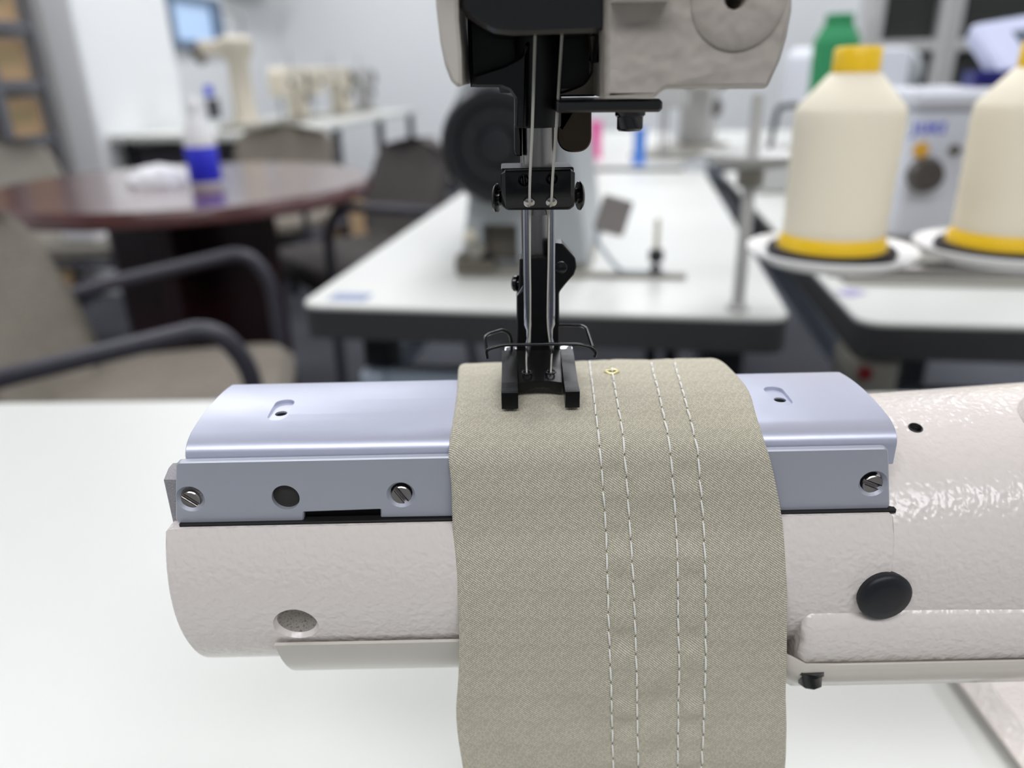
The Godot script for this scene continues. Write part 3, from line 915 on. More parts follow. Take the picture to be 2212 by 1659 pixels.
func make_threads() -> void:
	for k in [0, 1]:
		var s := Shape.new()
		var p: Array = [[Vector3(0.00731, 1.03651, -0.17), Vector3(0.00668, 1.01884, -0.1704), Vector3(0.00648, 1.01232, -0.1712), Vector3(0.00565, 0.98897, -0.1755), Vector3(0.00509, 0.97788, -0.1775), Vector3(0.00496, 0.97178, -0.1788), Vector3(0.00515, 0.9689, -0.1826), Vector3(0.00505, 0.9574, -0.1831), Vector3(0.00507, 0.94802, -0.1832), Vector3(0.00489, 0.94071, -0.1834), Vector3(0.00449, 0.93537, -0.1838), Vector3(0.00401, 0.93337, -0.1845), Vector3(0.00382, 0.9308, -0.1832), Vector3(0.00381, 0.92924, -0.1787)], [Vector3(0.01342, 1.0364, -0.17), Vector3(0.01236, 1.01873, -0.1704), Vector3(0.0121, 1.01221, -0.1712), Vector3(0.01093, 0.98887, -0.1755), Vector3(0.01025, 0.97778, -0.1775), Vector3(0.01001, 0.97167, -0.1788), Vector3(0.00978, 0.9688, -0.1826), Vector3(0.00957, 0.9573, -0.1831), Vector3(0.00934, 0.94793, -0.1832), Vector3(0.00934, 0.94061, -0.1834), Vector3(0.00995, 0.93525, -0.1838), Vector3(0.01046, 0.93322, -0.1845), Vector3(0.01027, 0.93065, -0.1832), Vector3(0.0099, 0.9291, -0.1787)]][k]
		var run := curve(p, 8)
		var thick := []
		for i in run.size(): thick.append(lerpf(0.00034, 0.00020, smoothstep(24.0, 68.0, float(i))))
		s.tube(run, thick, 8)
		solo("needle_thread", s, M.thread, ["white thread running down to the left needle of the clamp", "white thread running down to the right needle of the clamp"][k], "thread", Vector3.ZERO, 0.0, "needle threads")


# ---------------------------------------------------------------- the sleeve
var PATH := [Vector2(-0.2240, 0.8000), Vector2(-0.2240, 0.8850), Vector2(-0.2170, 0.9110), Vector2(-0.2095, 0.9195), Vector2(-0.2040, 0.9224), Vector2(-0.1940, 0.9235), Vector2(-0.1800, 0.9237), Vector2(-0.1680, 0.9227), Vector2(-0.1600, 0.9207), Vector2(-0.1558, 0.9172), Vector2(-0.1542, 0.9110), Vector2(-0.1528, 0.9000), Vector2(-0.1496, 0.8890), Vector2(-0.1482, 0.8750), Vector2(-0.1478, 0.8600), Vector2(-0.1474, 0.8450), Vector2(-0.1470, 0.8250), Vector2(-0.1466, 0.8050), Vector2(-0.1462, 0.7850)]
var ACROSS := [[-15.3, -15.3, -15.3, -15.3, -15.3, -14.9, -14.4, -14.6, -15.0, -15.1, -14.7, -14.8, -14.2, -14.2, -15.0, -16.2, -15.0, -14.9, -15.7], [20.6, 20.8, 21.2, 21.8, 22.2, 21.6, 20.8, 20.2, 20.0, 20.1, 20.6, 21.4, 21.7, 22.3, 23.1, 23.9, 24.9, 26.0, 26.7], [26.6, 26.8, 27.4, 28.0, 28.4, 27.5, 26.5, 25.9, 25.7, 25.7, 26.2, 27.1, 27.8, 28.7, 29.6, 30.4, 31.4, 32.5, 33.3], [38.0, 38.4, 39.0, 39.8, 40.0, 38.7, 37.4, 36.5, 36.2, 36.3, 36.9, 38.0, 38.4, 39.2, 40.2, 40.9, 41.7, 42.5, 43.6], [45.0, 45.4, 46.0, 46.5, 46.6, 45.1, 43.6, 42.6, 42.4, 42.6, 43.2, 44.5, 44.9, 45.9, 46.8, 47.5, 48.2, 48.9, 50.2], [58.0, 58.4, 58.8, 59.6, 60.2, 60.6, 60.9, 59.4, 58.8, 59.3, 60.9, 63.5, 64.6, 66.0, 67.5, 68.9, 70.9, 72.9, 75.1]]
var ripple := FastNoiseLite.new()

func path_at(s: float) -> Vector2:
	var i := clampi(int(s), 0, PATH.size() - 2)
	var n := PATH.size() - 1
	return PATH[i].cubic_interpolate(PATH[i + 1], PATH[maxi(i - 1, 0)], PATH[mini(i + 2, n)], s - i)

func across_at(k: int, s: float) -> float:
	var a: Array = ACROSS[k]
	var i := clampi(int(s), 0, a.size() - 2)
	return cubic_interpolate(a[i], a[i + 1], a[maxi(i - 1, 0)], a[mini(i + 2, a.size() - 1)], s - i) * 0.001

func cloth_point(x_mm_line: float, s: float, dist: float, lift := 0.0) -> Vector3:
	# x along the arm, s along the path, dist the path length so far
	var p := path_at(s)
	var d := (path_at(minf(s + 0.02, 17.99)) - path_at(maxf(s - 0.02, 0.0))).normalized()
	var nrm := Vector2(-d.y, d.x)          # outwards: up on top, to the front below
	if nrm.dot(Vector2(0.3, 0.9)) < 0 and s < 8: nrm = -nrm
	if s >= 8 and nrm.x < 0: nrm = -nrm
	var x := x_mm_line
	var h := lift
	var left := across_at(0, s); var right := across_at(5, s)
	var s1 := across_at(1, s); var s2 := across_at(2, s); var s3 := across_at(3, s); var s4 := across_at(4, s)
	for q in [s1, s2, s3, s4]: h -= 0.00035 * exp(-pow((x - q) / 0.0007, 2.0)) * (0.75 + 0.25 * cos(TAU * dist / 0.0052))
	# puckers between the rows of stitching
	var front := smoothstep(8.0, 12.0, s)
	for b in [[s1, s2], [s3, s4]]:
		var w: float = clampf((x - b[0]) / (b[1] - b[0]), 0.0, 1.0)
		h += 0.0004 * sin(PI * w) * (0.4 + front) * (sin(TAU * dist / 0.0145 + w) + 0.5 * sin(TAU * dist / 0.0089 + 1.0))
	var mid: float = clampf((x - s2) / (s3 - s2), 0.0, 1.0)
	h += 0.00055 * sin(PI * mid) * front * sin(TAU * dist / 0.017 + mid * 2.4)
	h += front * 0.0012 * (0.5 + ripple.get_noise_2d(x * 1000.0, dist * 1000.0)) * (0.35 + smoothstep(13.0, 17.0, s))
	h += (1.0 - front) * 0.00025 * (0.6 + ripple.get_noise_2d(x * 1400.0 + 90.0, dist * 1400.0))
	# the folded sides turn in
	var e := minf(x - left, right - x)
	var k := clampf(1.0 - e / 0.0022, 0.0, 1.0)
	h -= 0.0013 * (1.0 - sqrt(maxf(0.0, 1.0 - k * k)))
	return Vector3(x, p.y + nrm.y * h, p.x + nrm.x * h)

func make_sleeve() -> void:
	ripple.seed = 21
	ripple.frequency = 0.035
	ripple.fractal_octaves = 2
	var t := thing("sleeve", "beige twill sleeve with four rows of white stitching, laid over the machine arm", "garment piece", Vector3(0.023, 0.785, -0.147))
	var ns := 300
	var nx := 150
	var S := []
	var D := []
	var dist := 0.0
	for i in ns + 1:
		var s := 18.0 * i / ns
		if i > 0: dist += path_at(s).distance_to(path_at(18.0 * (i - 1) / ns))
		S.append(minf(s, 17.999))
		D.append(dist)
	var st := SurfaceTool.new()
	st.begin(Mesh.PRIMITIVE_TRIANGLES)
	for i in ns + 1:
		var a := across_at(0, S[i]); var b := across_at(5, S[i])
		for j in nx + 1:
			var w := float(j) / nx
			w = lerpf(w, 0.5 - 0.5 * cos(PI * w), 0.35)
			var x := lerpf(a, b, w)
			st.set_uv(Vector2((x - a) / 0.0078, D[i] / 0.0078))
			st.set_smooth_group(0)
			st.add_vertex(cloth_point(x, S[i], D[i]) - t.position)
	for i in ns:
		for j in nx:
			var q := i * (nx + 1) + j
			for k in [q, q + 1, q + nx + 2, q, q + nx + 2, q + nx + 1]: st.add_index(k)
	st.generate_normals()
	var o := MeshInstance3D.new()
	o.name = "cloth"
	o.mesh = st.commit()
	o.mesh.surface_set_material(0, M.twill)
	t.add_child(o)
	# stitches: every one a short thread that dives into the cloth at both ends
	for k in 4:
		var knots := Shape.new()
		var rows := []
		var step := 0.0052
		var start: float = 0.131 + [0.0, 0.0062, 0.0, 0.0][k]
		var at: float = start + 0.0011 * k
		while at < D[ns] - step:
			rows.append(at)
			at += step * (0.97 + 0.06 * rng.randf())
		var seam := MeshInstance3D.new()
		for r in rows:
			var sp: float = s_of(D, S, r - 0.0002)
			var c := cloth_point(across_at(k + 1, sp), sp, r, 0.0)
			knots.xf = Transform3D(Basis(), c)
			knots.lathe([Vector2(0, -0.00034), Vector2(0.00016, -0.00024), Vector2(0.0002, 0), Vector2(0.00016, 0.00024), Vector2(0, 0.00034)], 8)
			knots.xf = Transform3D()
		seam.name = "stitch_row"
		seam.mesh = knots.mesh(t.position)
		seam.mesh.surface_set_material(0, M.seam_knot)
		t.add_child(seam, true)
		for r in rows:
			var pts := []
			var lean := (rng.randf() - 0.35) * 0.00045
			for i in 7:
				var w := i / 6.0
				var dd: float = r + 0.0003 + (step - 0.0009) * w
				var sp: float = s_of(D, S, dd)
				var c := cloth_point(across_at(k + 1, sp) + lean * (w - 0.5), sp, dd, 0.00036 + 0.00014 * sin(PI * w) - (0.0005 if i == 0 or i == 6 else 0.0))
				pts.append(c)
			var sh := Shape.new()
			sh.tube(pts, [0.00014, 0.00022, 0.00025, 0.00026, 0.00025, 0.00022, 0.00014], 8)
			part("stitch", sh, M.bobbin_thread, seam, -t.position)
	# worn brass-coloured eye near the top edge
	var eye := Shape.new()
	var se: float = 5.2
	var centre := cloth_point(across_at(2, se) - 0.0002, se, 0.128, 0.0003)
	var loop := []
	for i in 21: loop.append(centre + Vector3(cos(TAU * i / 20) * 0.0018, 0.00012 * sin(TAU * i / 7.0), sin(TAU * i / 20) * 0.0012 + 0.0001 * cos(TAU * i / 5.0)))
	eye.tube(loop, 0.00038, 8)
	wpart("eyelet", eye, M.brass, t)
	eye = Shape.new()
	pin(eye, [Vector2(0, 0), Vector2(0.0010, 0), Vector2(0.0010, 0.0001), Vector2(0, 0.0001)], centre + Vector3(0, -0.0001, 0))
	wpart("eyelet_hole", eye, M.plug_grey, t)

func s_of(D: Array, S: Array, d: float) -> float:
	var i := clampi(D.bsearch(d), 1, D.size() - 1)
	return lerpf(S[i - 1], S[i], clampf((d - D[i - 1]) / maxf(D[i] - D[i - 1], 1e-9), 0.0, 1.0))


# ---------------------------------------------------------------- tables
func sewing_table(w: float, l: float, label: String, at: Vector3, turn: float) -> Node3D:
	var t := thing("sewing_table", label, "table", at, turn)
	var s := Shape.new()
	s.slab(w, l, TOP - 0.006, TOP, 0.028, 0.0015)
	part("tabletop", s, M.laminate, t)
	s = Shape.new()
	s.slab(w - 0.001, l - 0.001, TOP - 0.040, TOP - 0.006, 0.0275, 0.001)
	part("edge_band", s, M.table_edge, t)
	var lx := w / 2 - 0.06 if w < l else w / 2 - 0.12
	for k in [-1, 1]:
		s = Shape.new()
		s.box(Vector3(0.03, 0.03, l - 0.10) if w < l else Vector3(0.03, 0.03, l - 0.10), Vector3(k * lx, TOP - 0.118, 0), 0.004)
		part("frame_rail", s, M.frame_steel, t)
	for k in [-1, 1]:
		s = Shape.new()
		s.box(Vector3(2 * lx + 0.03, 0.032, 0.03), Vector3(0, TOP - 0.118, k * (l / 2 - 0.08)), 0.004)
		part("cross_rail", s, M.frame_steel, t)
	for i in [-1, 1]:
		for k in [-1, 1]:
			s = Shape.new()
			s.box(Vector3(0.035, TOP - 0.055, 0.05), Vector3(i * lx, (TOP - 0.055) / 2 + 0.015, k * (l / 2 - 0.10)), 0.004)
			var leg := part("leg", s, M.dark_frame, t)
			s = Shape.new(); s.lathe([Vector2(0, 0), Vector2(0.022, 0), Vector2(0.018, 0.016), Vector2(0, 0.016)], 12)
			part("glide", s, M.wheel_black, leg, Vector3(i * lx, 0, k * (l / 2 - 0.10)))
	return t


func make_tables() -> void:
	var own := sewing_table(1.22, 0.60, "white laminate sewing table under the cylinder bed machine in the foreground", Vector3(0.02, 0, -0.2555), -0.0235)
	sewing_table(0.537, 1.22, "white sewing table carrying the grey machine with the black handwheel, grey sticker on its corner", rv(-0.1065, 1.39), -YAW)
	sewing_table(0.56, 1.22, "white sewing table at the right, behind the two white thread cones", rv(0.495, 1.39), -YAW + 0.02)
	sewing_table(0.52, 1.22, "white sewing table farther back, behind the black handwheel machine", rv(-0.14, 2.72), -YAW)
	sewing_table(0.62, 1.22, "white sewing table in the second row at the right", rv(0.54, 2.72), -YAW)
	var s := Shape.new()
	s.box(Vector3(0.045, 0.0006, 0.03), Vector3.ZERO)
	solo("sticker", s, M.sticker, "pale blue grey sticker on the front corner of the middle white table", "sticker", Vector3(-0.18602, 0.7606, -0.85785), -YAW)
	s = Shape.new()
	s.box(Vector3(0.028, 0.0006, 0.022), Vector3.ZERO)
	solo("sticker", s, M.sticker_lilac, "small lilac sticker by the rounded corner of the right hand white table", "sticker", Vector3(0.3859, 0.7606, -0.83143), -YAW + 0.6)
	# switch box that hangs under the right hand table
	var t := thing("switch_box", "grey switch box with a red button under the right hand table edge", "switch", rv(0.252, 0.82, 0.66), -YAW)
	s = Shape.new(); s.box(Vector3(0.05, 0.055, 0.07), Vector3(0, 0.03, 0), 0.006); part("body", s, M.base_grey, t)
	s = Shape.new(); s.xf = xf(Vector3(-0.010, 0.042, 0.035), PI / 2); s.lathe([Vector2(0, 0), Vector2(0.007, 0), Vector2(0.007, 0.005), Vector2(0, 0.006)], 16); part("button", s, M.red_button, t)
	# long bench by the left wall
	t = thing("bench", "long white topped bench running along the left wall", "bench", rv(-2.02, 4.53), -YAW)
	s = Shape.new(); s.slab(0.84, 2.36, TOP - 0.03, TOP, 0.01, 0.003); part("tabletop", s, M.laminate, t)
	for z in [1.10, 0.35, -0.4, -1.10]:
		for x in [-0.37, 0.37]:
			s = Shape.new(); s.box(Vector3(0.04, TOP - 0.03, 0.04), Vector3(x, (TOP - 0.03) / 2, z), 0.004); part("leg", s, M.dark_frame, t)
	s = Shape.new(); s.box(Vector3(0.70, 0.36, 0.02), Vector3(0, 0.52, 1.08), 0.003); part("modesty_panel", s, M.chair_plastic, t)
	s = Shape.new(); s.box(Vector3(0.02, 0.40, 2.16), Vector3(-0.34, 0.50, 0), 0.003); part("modesty_panel", s, M.dark_frame, t)
	var bins := [[-1.86, 3.80, 0.30, M.chair_plastic, "dark grey storage bin under the long bench, nearest its front end"], [-1.86, 4.55, 0.34, M.cardboard, "brown cardboard carton under the middle of the long bench"], [-1.86, 5.28, 0.30, M.frame_steel, "slate grey storage bin under the far end of the long bench"]]
	for b in bins:
		t = thing("storage_bin", b[4], "bin", rv(b[0], b[1], 0.0), -YAW)
		s = Shape.new(); s.box(Vector3(0.30, b[2], 0.36), Vector3(0, b[2] / 2, 0), 0.01, 0.02); part("body", s, b[3], t)
		s = Shape.new(); s.box(Vector3(0.32, 0.03, 0.38), Vector3(0, b[2] + 0.012, 0), 0.006, 0.01); part("lid", s, b[3], t)
	# round table
	t = thing("round_table", "round mahogany table with a white bottle and rag on it", "table", rv(-1.155, 1.86))
	s = Shape.new(); s.lathe([Vector2(0, 0.712), Vector2(0.462, 0.712), Vector2(0.470, 0.718), Vector2(0.470, 0.744), Vector2(0.465, 0.75), Vector2(0, 0.75)], 72); part("tabletop", s, M.mahogany, t)
	s = Shape.new()
	s.xf = Transform3D(Basis(Vector3.UP, -YAW), Vector3.ZERO)
	s.box(Vector3(0.44, 0.66, 0.05), Vector3(0.03, 0.382, 0.06), 0.004)
	s.box(Vector3(0.05, 0.66, 0.40), Vector3(0.03, 0.382, 0.0), 0.004)
	part("pedestal", s, M.dark_mahogany, t)
	s = Shape.new(); s.lathe([Vector2(0, 0), Vector2(0.30, 0), Vector2(0.30, 0.03), Vector2(0.24, 0.052), Vector2(0, 0.052)], 40); part("foot", s, M.dark_mahogany, t)
	# bottle and rag
	t = thing("bottle", "white bottle with a tapered top and a blue label on the round table", "bottle", Vector3(-0.74233, 0.75, -1.92293))
	s = Shape.new(); s.lathe([Vector2(0, 0), Vector2(0.033, 0), Vector2(0.037, 0.005), Vector2(0.037, 0.105), Vector2(0.034, 0.125), Vector2(0.018, 0.165), Vector2(0.014, 0.178), Vector2(0, 0.178)], 28); part("body", s, M.white_plastic, t)
	s = Shape.new(); s.lathe([Vector2(0.0366, 0.014), Vector2(0.0378, 0.016), Vector2(0.0378, 0.096), Vector2(0.0366, 0.098)], 28); part("label", s, M.bottle_blue, t)
	s = Shape.new()
	s.lathe([Vector2(0, 0.176), Vector2(0.0165, 0.176), Vector2(0.0165, 0.192), Vector2(0.012, 0.200), Vector2(0.006, 0.216), Vector2(0, 0.217)], 20)
	part("nozzle_cap", s, M.white_plastic, t)
	s = Shape.new()
	var rings := []
	var fn := FastNoiseLite.new()
	fn.seed = 4
	fn.frequency = 0.9
	for k in 9:
		var w := k / 8.0
		var ring := []
		for i in 28:
			var a := TAU * i / 28.0
			var r := sqrt(maxf(0.0, 1.0 - pow(w, 2.2))) * (1.0 + 0.22 * fn.get_noise_3d(cos(a) * 2.0, sin(a) * 2.0, w * 3.0))
			ring.append(Vector3(cos(a) * 0.078 * r, 0.046 * w * (1.0 + 0.3 * fn.get_noise_2d(a * 2.0, w * 4.0)), sin(a) * 0.055 * r))
		rings.append(ring)
	s.skin(rings)
	solo("rag", s, M.white_paper, "crumpled white rag beside the bottle on the round table", "cloth", Vector3(-0.88877, 0.7505, -1.99984), 0.2)


# ---------------------------------------------------------------- chairs
func make_chair(fabric: Material, label: String, at: Vector3, turn: float) -> Node3D:
	# faces +x
	var t := thing("armchair", label, "chair", at, turn)
	var s := Shape.new()
	s.slab(0.43, 0.48, 0.41, 0.475, 0.09, 0.02, 0.065, 0.0)
	part("seat", s, fabric, t)
	s = Shape.new()
	var rings := []
	for k in 15:
		var w := k / 14.0
		var y := 0.46 + 0.345 * w
		var hw := 0.225 * pow(maxf(0.02, 1.0 - pow(absf(w * 2.0 - 1.0), 5.0)), 0.42)
		var bx := -0.13 - 0.09 * w - 0.02 * w * w
		var ring := []
		for i in 13:
			var q := -1.0 + 2.0 * i / 12.0
			ring.append(Vector3(bx + 0.045 * q * q, y, q * hw))
		for i in 13:
			var q := 1.0 - 2.0 * i / 12.0
			ring.append(Vector3(bx + 0.045 * q * q - 0.03, y, q * hw))
		rings.append(ring)
	s.skin(rings)
	part("backrest", s, fabric, t)
	for k in [-1, 1]:
		s = Shape.new()
		var pts := bent([Vector3(-0.20, 0.585, k * 0.245), Vector3(-0.10, 0.612, k * 0.258), Vector3(0.205, 0.664, k * 0.262), Vector3(0.245, 0.60, k * 0.260), Vector3(0.25, 0.02, k * 0.255)], 0.05, 8)
		s.tube(pts, 0.0145, 12)
		part("armrest", s, M.chair_plastic, t)
		s = Shape.new()
		s.tube(curve([Vector3(-0.245, 0.72, k * 0.20), Vector3(-0.20, 0.55, k * 0.24), Vector3(-0.185, 0.40, k * 0.248), Vector3(-0.24, 0.02, k * 0.25)]), 0.0145, 10)
		part("leg", s, M.chair_plastic, t)
		s = Shape.new()
		s.tube([Vector3(-0.185, 0.40, k * 0.248), Vector3(0.248, 0.40, k * 0.255)], 0.013, 10)
		part("side_rail", s, M.chair_plastic, t)
	for x in [-0.12, 0.2]:
		s = Shape.new()
		s.tube([Vector3(x, 0.40, -0.25), Vector3(x, 0.40, 0.25)], 0.012, 10)
		part("cross_rail", s, M.chair_plastic, t)
	return t


func make_chairs() -> void:
	make_chair(M.chair_fabric, "taupe woven armchair nearest the camera, seen from its side at the left edge", Vector3(-0.69, 0, -1.27), 0.22)
	make_chair(M.chair_fabric_shaded, "taupe armchair, shade put into its fabric colour, at the right side of the round table", Vector3(-0.46, 0, -2.46), -2.5)
	make_chair(M.chair_fabric, "taupe armchair behind the round table, in front of the bench", rv(-1.53, 3.07), -1.75)
	make_chair(M.chair_fabric_pale, "pale grey armchair beside the shelf of cardboard boxes", rv(-2.06, 2.57), 0.0)


# ---------------------------------------------------------------- shelf with boxes
func make_shelf() -> void:
	var t := thing("storage_rack", "grey steel shelf full of cardboard boxes at the left edge", "shelf", rv(-2.78, 2.62), -YAW)
	for x in [-0.19, 0.19]:
		for z in [-0.585, -0.31, 0.56]:
			var s := Shape.new()
			s.box(Vector3(0.035, 1.9, 0.05 if z > -0.5 else 0.015), Vector3(x, 0.95, z), 0.003)
			part("upright", s, M.rack_steel, t)
	for y in [0.10, 0.33, 0.555, 0.78, 1.005, 1.23, 1.46]:
		var s := Shape.new()
		s.box(Vector3(0.40, 0.034, 1.20), Vector3(0, y - 0.017, 0), 0.003)
		part("shelf_board", s, M.rack_steel, t)
	var names := ["on the bottom board", "on the second board from the bottom", "on the third board from the bottom", "on the middle board", "on the board just above the middle", "on the top but one board"]
	var i := 0
	for y in [0.10, 0.33, 0.555, 0.78, 1.005, 1.23]:
		for k in 2:
			var w := 0.215 + 0.006 * ((i * 7) % 4)
			var h := 0.150 + 0.008 * ((i * 5) % 3)
			var b := thing("cardboard_box", "brown cardboard box " + names[i / 2] + " of the steel shelf, " + ["far", "near"][k] + " one", "box", rv(-2.785, [3.085, 2.775][k], y + 0.0008), -YAW, "cardboard boxes on the steel shelf")
			var s := Shape.new(); s.box(Vector3(0.32, h, w), Vector3(0, h / 2, 0), 0.002); part("carton", s, M.cardboard, b)
			s = Shape.new(); s.box(Vector3(0.322, 0.001, 0.05), Vector3(0, h + 0.0006, 0)); part("packing_tape", s, M.tape, b)
			s = Shape.new(); s.box(Vector3(0.0015, 0.06, 0.12), Vector3(0.1606, h * 0.55, 0)); part("paper_label", s, M.tape, b)
			i += 1
	t = thing("white_box", "small white box lying on the seat of the pale grey armchair", "box", rv(-1.94, 2.46, 0.4762), -YAW)
	var s2 := Shape.new(); s2.box(Vector3(0.13, 0.085, 0.13), Vector3(0, 0.0425, 0), 0.004); part("carton", s2, M.white_paper, t)
	s2 = Shape.new(); s2.box(Vector3(0.136, 0.025, 0.136), Vector3(0, 0.0805, 0), 0.004); part("lid", s2, M.white_paper, t)


# ---------------------------------------------------------------- thread cones and stands
func thread_cone(label: String, at: Vector3, body: Material, cap: Material, k := 1.0, neck := 1.0) -> void:
	var t := thing("thread_cone", label, "thread cone", at)
	var s := Shape.new()
	s.lathe([Vector2(0, 0), Vector2(0.0380, 0), Vector2(0.0380, 0.0030), Vector2(0.0352, 0.0100), Vector2(0, 0.0100)].map(func(p): return p * k), 40); part("base", s, cap, t)
	s = Shape.new()
	var prof := [Vector2(0.02, 0.0090), Vector2(0.0345, 0.0096)]
	for i in 13:      # a very slight waisting where the layers of winding end
		prof.append(Vector2(0.0348 + 0.0014 * i / 12.0 + (0.0006 if i % 2 else 0.0), 0.0105 + 0.0775 * i / 12.0))
	prof.append_array([Vector2(0.0362, 0.0935), Vector2(0.0352, 0.0965), Vector2(0.0165 * neck, 0.1180), Vector2(0.010 * neck, 0.1195)])
	s.lathe(prof.map(func(p): return p * k), 48); part("winding", s, body, t)
	s = Shape.new()
	s.lathe([Vector2(0, 0.1185), Vector2(0.0150, 0.1185), Vector2(0.0154, 0.1200), Vector2(0.0154, 0.1325), Vector2(0.0140, 0.1345), Vector2(0.008, 0.1350), Vector2(0.006, 0.131), Vector2(0, 0.131)].map(func(p): return Vector2(p.x * k * neck, p.y * k)), 32); part("cap", s, cap, t)


func make_cones() -> void:
	var c1 := Vector3(0.23734, 0.87595, -0.55457)
	var c2 := Vector3(0.36114, 0.87712, -0.54965)
	var c3 := c2 + (c2 - c1)
	var base := Vector3(c3.x + 0.07, TOP, c1.z + 0.04)
	base.z = maxf(base.z, -0.53)
	var t := thing("thread_stand", "thread stand with white dish trays and black foam pads behind the machine", "thread stand", base)
	var s := Shape.new()
	s.lathe([Vector2(0, 0), Vector2(0.035, 0), Vector2(0.035, 0.006), Vector2(0.012, 0.012), Vector2(0.010, 0.03), Vector2(0.008, 0.03), Vector2(0.008, 0.62), Vector2(0, 0.62)], 24)
	part("pole", s, M.steel, t)
	s = Shape.new(); s.tube([c1 + Vector3(0, -0.017, 0), Vector3(base.x, c1.y - 0.017, base.z)], 0.006, 10); wpart("tray_arm", s, M.steel, t)
	for c in [c1, c2]:
		s = Shape.new()
		s.xf = Transform3D(Basis(), c)
		s.lathe([Vector2(0, -0.011), Vector2(0.045, -0.011), Vector2(0.0585, -0.004), Vector2(0.0600, -0.001), Vector2(0.0592, 0.0), Vector2(0.0575, -0.0012), Vector2(0.045, -0.0055), Vector2(0, -0.0055)], 56)
		var tray := wpart("tray", s, M.white_plastic, t)
		s = Shape.new(); s.xf = Transform3D(Basis(), c); s.lathe([Vector2(0, -0.0055), Vector2(0.0440, -0.0055), Vector2(0.0450, -0.004), Vector2(0.0450, -0.001), Vector2(0.044, 0.0), Vector2(0, 0.0)], 48)
		wpart("foam_pad", s, M.foam_black, tray)
	thread_cone("white thread cone with yellow cap, whole, left of the two on the tray stand", c1 + Vector3(0, 0.0002, 0), M.cone_thread, M.yellow_plastic)
	thread_cone("white thread cone with yellow cap, cut off by the right edge of the photo", c2 + Vector3(0, 0.0002, 0), M.cone_thread, M.yellow_plastic)
	# green cone farther back on a stand of its own
	var g := Vector3(0.66922, 0.99026, -1.67249)
	var gb := Vector3(g.x, g.y - 0.062, g.z)
	t = thing("thread_stand", "thread stand under the green thread cone on the right hand table", "thread stand", Vector3(g.x, TOP, g.z))
	s = Shape.new(); s.lathe([Vector2(0, 0), Vector2(0.05, 0), Vector2(0.05, 0.006), Vector2(0.008, 0.01), Vector2(0.008, gb.y - TOP - 0.012), Vector2(0, gb.y - TOP - 0.012)], 24); part("pole", s, M.steel, t)
	s = Shape.new(); s.lathe([Vector2(0, gb.y - TOP - 0.012), Vector2(0.055, gb.y - TOP - 0.012), Vector2(0.06, gb.y - TOP - 0.004), Vector2(0.058, gb.y - TOP), Vector2(0, gb.y - TOP)], 32); part("tray", s, M.white_plastic, t)
	thread_cone("green thread cone standing behind the white thread cones", gb + Vector3(0, 0.0004, 0), M.green_thread, M.green_thread, 1.22, 1.45)
	# slim grey pole stand at the corner of the middle table
	var p := Vector3(0.24256, 0.76, -0.77867)
	t = thing("pole_stand", "slim grey pole with a round tray on the front corner of the middle table", "thread stand", p)
	s = Shape.new(); s.lathe([Vector2(0, 0), Vector2(0.012, 0), Vector2(0.012, 0.004), Vector2(0.0068, 0.006), Vector2(0.0060, 0.215), Vector2(0, 0.215)], 24); part("pole", s, M.machine_pale, t)
	s = Shape.new(); s.lathe([Vector2(0.006, 0.150), Vector2(0.040, 0.150), Vector2(0.049, 0.158), Vector2(0.049, 0.161), Vector2(0.038, 0.154), Vector2(0.006, 0.154)], 32); part("tray", s, M.machine_pale, t)
	s = Shape.new(); s.lathe([Vector2(0.006, 0.128), Vector2(0.012, 0.128), Vector2(0.013, 0.132), Vector2(0.013, 0.148), Vector2(0.006, 0.15)], 20); part("collar", s, M.base_grey, t)


